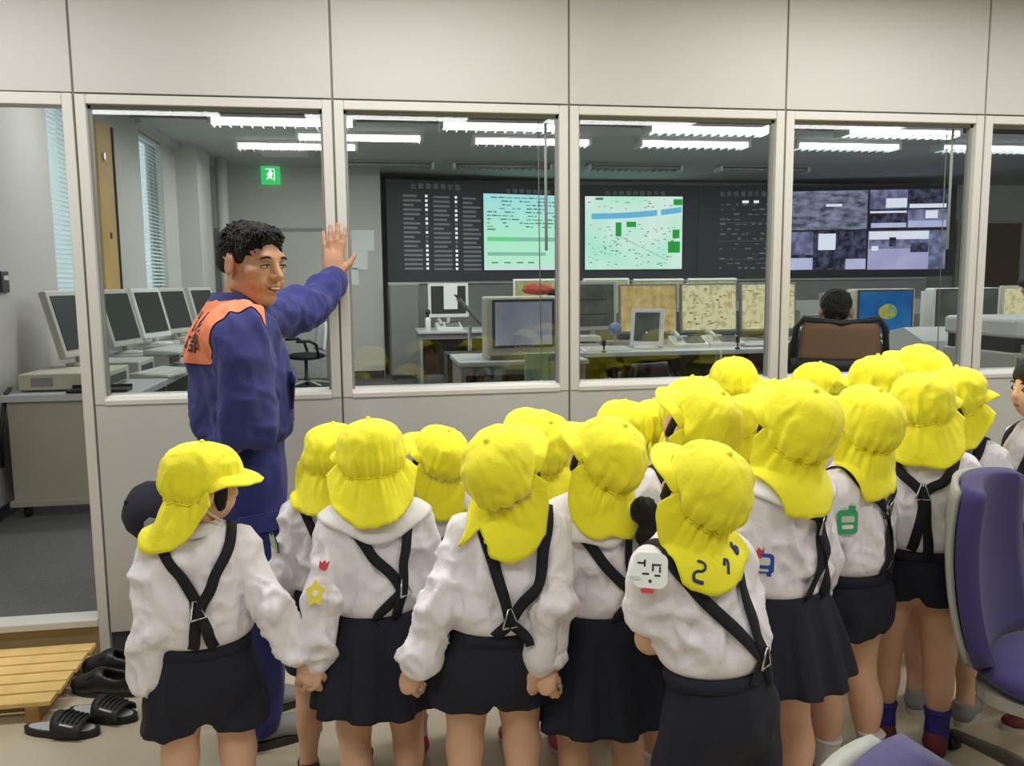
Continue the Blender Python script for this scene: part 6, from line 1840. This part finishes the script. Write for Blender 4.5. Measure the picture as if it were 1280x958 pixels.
    V2, Q2 = sdf_mesh(T, (-.28, -.25, 0.0), (.28, .25, 1.05), 0.011, 3)
    V2 = folds(V2, Q2, 0.012, (11, 11, 6), 31)
    tr = link('trousers', mesh_np('trousers', V2, Q2), 'uniform', root)
    MB().lathe([(0.150, 0.955), (0.158, 0.957), (0.158, 0.992), (0.150, 0.994)], 40, (0, 0.004), 1.0, 0.84).build('belt', 'uniform', tr)
    bv2 = bvh_of(V2, Q2)
    q, no, _, _ = bv2.find_nearest(Vector((0.25, 0.03, 0.74))); z = no.normalized(); xx = Vector((0, 0, 1)).cross(z).normalized(); yy = z.cross(xx)
    M = Matrix((xx, yy, z)).transposed().to_4x4(); M.translation = q
    b = MB(); b.M = M; b.prism(rbox(0, 0, 0.16, 0.055, 0.008), 0, 0.008); b.build('cargo_pocket_flap', 'uniform', tr)
    for s in (-1, 1):
        b = MB(); f = Sdf().add(rcone((s*0.10, -0.05, 0.05), (s*0.108, 0.10, 0.035), 0.044, 0.040), 0).add(ellip((s*0.11, 0.13, 0.032), (0.045, 0.055, 0.03)), 0.03).cut(plane((0, 0, -1), (0, 0, 0.022)), 0.004)
        V3, Q3 = sdf_mesh(f, (s*0.1-.1, -.15, -.01), (s*0.1+.1, .25, .13), 0.01, 2)
        sh = link('shoe', mesh_np('shoe', V3, Q3), 'shoe_grey', root)
        MB().xf((s*0.107, 0.045, 0)).prism([(0.047*math.cos(w), 0.145*math.sin(w)) for w in [2*PI*i/24 for i in range(24)]], 0, 0.024).build('sole', 'sole_dark', sh)
    return loc, WR, root
oloc, oWR, oroot = officer()
# the cap the officer holds behind him
t = empty('cap', (0.405, -0.80, 0.765)); tag(t, 'navy uniform cap with silver emblem held behind the officer', 'cap')
M = Matrix(Euler((R(8), R(-62), R(18))).to_matrix()).to_4x4()
b = MB(); b.M = M; b.lathe([(0.098, -0.03), (0.100, 0.0), (0.097, 0.03), (0.085, 0.062), (0.06, 0.085), (0.03, 0.094), (0.004, 0.096)], 30, (0, 0), 0.9, 1.05); b.build('crown', 'cap_navy', t)
b = MB(); b.M = M
pts = [(0.088*math.cos(R(a)), 0.10*math.sin(R(a))) for a in range(200, 341, 10)]
out = [(0.088*math.cos(R(a)), 0.10*math.sin(R(a))-0.075*math.sin(R((a-200)/140*180))) for a in range(340, 199, -10)]
b.prism(pts+out, -0.032, -0.027); b.build('visor', 'cap_navy', t)
b = MB(); b.M = M @ Matrix.Translation((-0.02, -0.098, 0.035)) @ Matrix.Rotation(R(78), 4, 'X')
b.prism([(-0.022, -0.012), (0.0, -0.02), (0.022, -0.012), (0.018, 0.014), (0, 0.022), (-0.018, 0.014)], 0, 0.004); b.build('emblem', 'silver_thread', t)
b = MB(); b.M = M; b.ball((-0.06, -0.078, 0.03), 0.006); b.build('side_button', 'silver_thread', t)
b = MB(); b.M = M; b.ball((0, 0, 0.097), 0.008, nu=10, nv=6); b.build('top_button', 'cap_navy', t)

def seated(loc_, yaw, label, shirt, headpose=(0, 0, 0), dz=0.0):
    """adult seated, root on the floor under the seat"""
    root = empty('person', loc_, yaw); tag(root, label, 'person')
    Mh = rotm(*headpose); piv = np.array([0, 0.05, 1.00+dz]); hc = piv+Mh@np.array([0, 0.02, 0.115]); P2L = lambda P: P@Mh.T+hc
    B = Sdf().add(rcone((0, 0.03, 0.86+dz), (0, -0.02, 0.58+dz), 0.14, 0.13, (1, 1.35, 1)), 0).add(rcone((-0.13, 0.03, 0.92+dz), (0.13, 0.03, 0.92+dz), 0.05, 0.05), 0.04)
    B.add(rcone((0, 0.03, 0.92+dz), tuple(hc), 0.055, 0.05), 0.03).add(ellip((0, 0, 0.52), (0.17, 0.14, 0.10)), 0.05)
    arms = []
    for s in (-1, 1):
        B.add(rcone((s*0.09, 0.05, 0.50), (s*0.11, 0.42, 0.50), 0.082, 0.06), 0.04).add(rcone((s*0.11, 0.42, 0.50), (s*0.11, 0.40, 0.09), 0.058, 0.04), 0.03).add(rcone((s*0.11, 0.39, 0.06), (s*0.11, 0.52, 0.04), 0.04, 0.035), 0.02)
        S = np.array([s*0.175, 0.03, 0.90+dz]); E = np.array([s*0.24, 0.10, 0.66+dz]); W = np.array([s*0.14, 0.34, 0.66])
        arms.append((S, E, W)); B.add(rcone(S, E, 0.05, 0.04), 0.03).add(rcone(E, W, 0.04, 0.028), 0.02)
    parts = [sdf_mesh(B, (-.4, -.3, 0), (.4, .7, 1.4), 0.014, 3)]
    V, Q = sdf_mesh(man_head(), (-.12, -.14, -.15), (.12, .15, .15), 0.006, 3); parts.append((P2L(V), Q))
    for i, (S, E, W) in enumerate(arms):
        hs = hand_sdf(W, W-E, (0, 0, -1), np.array([1.0 if i == 0 else -1.0, 0, 0]), 1.2, (20, 25)); parts.append(sdf_mesh(hs, W-0.2, W+0.2, 0.007, 3))
    V, Q = join(parts); link('body', mesh_np('body', V, Q), 'skin_dark', root)
    V, Q = sdf_mesh(man_hair(), (-.13, -.16, -.12), (.13, .13, .16), 0.006, 3); V = folds(V, Q, 0.006, (55, 55, 40), 5)
    link('hair', mesh_np('hair', P2L(V), Q), 'hair', root)
    for s in (-1, 1):
        e = MB().ball((0, 0, 0), 0.013, 0.008, 0.005, 10, 6).build('eye', 'eye_dark', root, tuple(P2L(np.array([[s*0.034, 0.088, 0.002]]))[0]))
    J = Sdf().add(rcone((0, 0.03, 0.86+dz), (0, -0.02, 0.55), 0.16, 0.16, (1, 1.2, 1)), 0).add(rcone((-0.14, 0.03, 0.92+dz), (0.14, 0.03, 0.92+dz), 0.065, 0.065), 0.05)
    J.add(rcone((0, 0.03, 0.93+dz), (0, 0.045, 1.01+dz), 0.08, 0.065), 0.03)
    for S, E, W in arms: J.add(rcone(S, E, 0.07, 0.058), 0.04).add(rcone(E, E+(W-E)*0.9, 0.056, 0.045), 0.02)
    J.cut(plane((0, 0, -1), (0, 0, 0.47)), 0.01)
    V, Q = sdf_mesh(J, (-.4, -.3, .4), (.4, .6, 1.3), 0.012, 3); V = folds(V, Q, 0.015, (10, 10, 6), 3)
    link('jacket', mesh_np('jacket', V, Q), shirt, root)
    T = Sdf().add(ellip((0, 0, 0.52), (0.19, 0.16, 0.11)), 0)
    for s in (-1, 1): T.add(rcone((s*0.09, 0.05, 0.50), (s*0.11, 0.42, 0.50), 0.095, 0.078), 0.04).add(rcone((s*0.11, 0.42, 0.50), (s*0.11, 0.40, 0.10), 0.076, 0.066), 0.03)
    T.cut(plane((0, 0, -1), (0, 0, 0.07)), 0.004)
    V, Q = sdf_mesh(T, (-.35, -.25, 0.02), (.35, .6, .75), 0.014, 3); link('trousers', mesh_np('trousers', V, Q), 'shirt_dark', root)
    for s in (-1, 1):
        f = Sdf().add(rcone((s*0.11, 0.37, 0.045), (s*0.11, 0.54, 0.035), 0.045, 0.038), 0).cut(plane((0, 0, -1), (0, 0, 0.0)), 0.002)
        V, Q = sdf_mesh(f, (s*.11-.1, .25, -.02), (s*.11+.1, .65, .12), 0.012, 2); link('shoe', mesh_np('shoe', V, Q), 'shoe_black', root)
    return root
# operator with mesh-backed chair behind the fourth window
ox, oy = 3.51, 0.84
seated((ox, oy, ZF), R(-25), 'seated operator seen from behind, dark hair, at the blue-screened monitor', 'shirt_dark', (R(-6), R(-8), 0), 0.0)
mat('brown_mesh', s2l(158, 118, 92), 0.8, bump=0.8, bscale=900)
def mesh_chair(loc_, rz, label):
    t = empty('mesh_chair', loc_, rz); tag(t, label, 'office chair')
    star_base(t, 0.30, 0.035, 'dark_grey', h_up=0.30)
    V, Q = sdf_mesh(Sdf().add(ellip((0, 0.03, 0.36), (0.25, 0.24, 0.045))), (-.3, -.3, .25), (.3, .3, .45), 0.02, 2)
    link('seat', mesh_np('seat', V, Q), 'black', t)
    def fn(w0, w1, z0, z1, off):
        def f(v, u):
            z = z0+(z1-z0)*v; w = w0+(w1-w0)*v
            return ((2*u-1)*w, -0.225+off+0.05*(2*u-1)**2-0.03*v, z)
        return f
    shell(fn(0.205, 0.185, 0.86, 1.065, -0.012), 11, 7, 'mesh_back', 'brown_mesh', t, 0.006)
    shell(fn(0.20, 0.235, 0.52, 0.88, 0.0), 13, 9, 'back_shell', 'black', t, 0.03)
    P = [(-0.235, -0.185, 0.84), (-0.215, -0.20, 1.04), (-0.18, -0.225, 1.085), (0, -0.262, 1.065), (0.18, -0.225, 1.085), (0.215, -0.20, 1.04), (0.235, -0.185, 0.84)]
    MB().tube(P, 0.016, 10).build('back_frame', 'black', t)
    MB().tube([(0, -0.05, 0.33), (0, -0.25, 0.36), (0, -0.26, 0.56)], 0.025, 8).build('back_bracket', 'black', t)
    for s in (-1, 1): MB().tube([(s*0.20, 0, 0.34), (s*0.29, 0.0, 0.40), (s*0.29, -0.02, 0.56), (s*0.29, 0.2, 0.56)], 0.018, 8).build('armrest', 'black', t)
mesh_chair((ox, oy, ZF), R(-25), 'black office chair with brown mesh back under the seated operator')
seated((6.02, 2.15, ZF), R(70), 'person in dark purple clothes seated at the right edge behind the printer', 'shirt_purple', (R(0), R(-40), 0), 0.14)
t = empty('stool', (6.02, 2.15, ZF)); tag(t, 'low black stool under the person in dark purple', 'stool')
MB().lathe([(0.18, 0.36), (0.19, 0.38), (0.18, 0.40), (0.02, 0.405)], 24).build('seat', 'black', t)
star_base(t, 0.25, 0.035, 'dark_grey', h_up=0.33)

# ------------------------------------------------------------------ footwear on the floor
mat('rubber_black', s2l(30, 30, 33), 0.6, bump=0.3, bscale=200)
mat('leather_black', s2l(26, 26, 28), 0.38, bump=0.3, bscale=120)
mat('insole', s2l(176, 176, 176), 0.7)
def outline(L, w0, w1, n=40):
    pts = []
    for i in range(n):
        a = 2*PI*i/n; y = math.cos(a)*L/2; f = (y/L+0.5)
        w = w0+(w1-w0)*smoothstep(0.15, 0.7, np.array(f))
        pts.append((float(math.sin(a)*w*(1-0.12*math.exp(-((f-0.42)/0.14)**2))), y))
    return pts
def slipper(loc_, rz, label):
    t = empty('slide_sandal', loc_, rz); tag(t, label, 'sandal', 'black slide sandals on the floor')
    MB().prism(outline(0.255, 0.036, 0.047), 0, 0.022).build('sole', 'rubber_black', t)
    MB().prism([(x*0.80, y*0.88) for x, y in outline(0.255, 0.036, 0.047)], 0.022, 0.0245).build('insole', 'insole', t)
    def fn(v, u):
        a = PI*u; y = -0.005+0.095*v-0.012*math.sin(a)*(1-v)
        return (-math.cos(a)*(0.048+0.001*v), y, 0.016+math.sin(a)**0.8*(0.056-0.020*v))
    st = shell(fn, 17, 8, 'strap', 'rubber_black', t, 0.006)
    for i in range(5):
        y = 0.012+i*0.015; pts = []
        for j in range(9):
            a = PI*(0.27+0.46*j/8); v = (y+0.005)/0.095; pts.append((-math.cos(a)*0.050, y, 0.021+math.sin(a)**0.8*(0.056-0.020*v)))
        MB().tube(pts, 0.003, 6).build('strap_rib', 'black', st)
    for u in (0.22, 0.78):
        a = PI*u; MB().tube([(-math.cos(a)*0.052, 0.02, 0.020+math.sin(a)*0.050), (-math.cos(a)*0.052, 0.065, 0.018+math.sin(a)*0.042)], 0.0035, 6).build('white_mark', 'sole_white', st)
def shoe_slipon(loc_, rz, label):
    t = empty('slip_on_shoe', loc_, rz); tag(t, label, 'shoe', 'black slip-on shoes on the floor')
    f = Sdf().add(rcone((0, -0.085, 0.04), (0, 0.04, 0.036), 0.040, 0.044), 0).add(ellip((0, 0.085, 0.030), (0.047, 0.062, 0.034)), 0.03).add(rcone((0, -0.09, 0.05), (0, -0.085, 0.075), 0.038, 0.035), 0.02)
    f.add(rcone((0, 0.0, 0.05), (0, 0.035, 0.058), 0.036, 0.03), 0.03)
    f.cut(plane((0, 0, -1), (0, 0, 0.014)), 0.003)
    f.sub(rcone((0, -0.080, 0.078), (0, -0.012, 0.082), 0.030, 0.032), 0.006)
    f.sub(rcone((0, -0.085, 0.055), (0, 0.03, 0.045), 0.026, 0.028), 0.006)
    V, Q = sdf_mesh(f, (-.08, -.16, -.01), (.08, .18, .13), 0.0065, 3)
    link('upper', mesh_np('upper', V, Q), 'leather_black', t)
    MB().prism(outline(0.275, 0.040, 0.049), 0, 0.018).build('sole', 'rubber_black', t, (0, 0.008, 0))
    MB().prism([(x*0.7, y*0.5) for x, y in outline(0.25, 0.036, 0.042)], 0.024, 0.027).build('insole', 'mid_grey', t, (0, -0.06, 0))
    MB().xf((0, 0.055, 0.062), (R(-28), 0, 0)).prism(rbox(0, 0, 0.075, 0.045, 0.012), 0, 0.008).build('tongue_strap', 'leather_black', t)
slipper((0.020, -0.600, 0), R(-105), 'black slide sandal with white marks nearest the photographer')
slipper((0.120, -0.515, 0), R(-112), 'black slide sandal tucked behind the nearest one')
shoe_slipon((0.095, -0.335, 0), R(75), 'black leather slip-on shoe just behind the sandals')
shoe_slipon((0.085, -0.175, 0), R(78), 'black leather slip-on shoe nearest the partition corner')
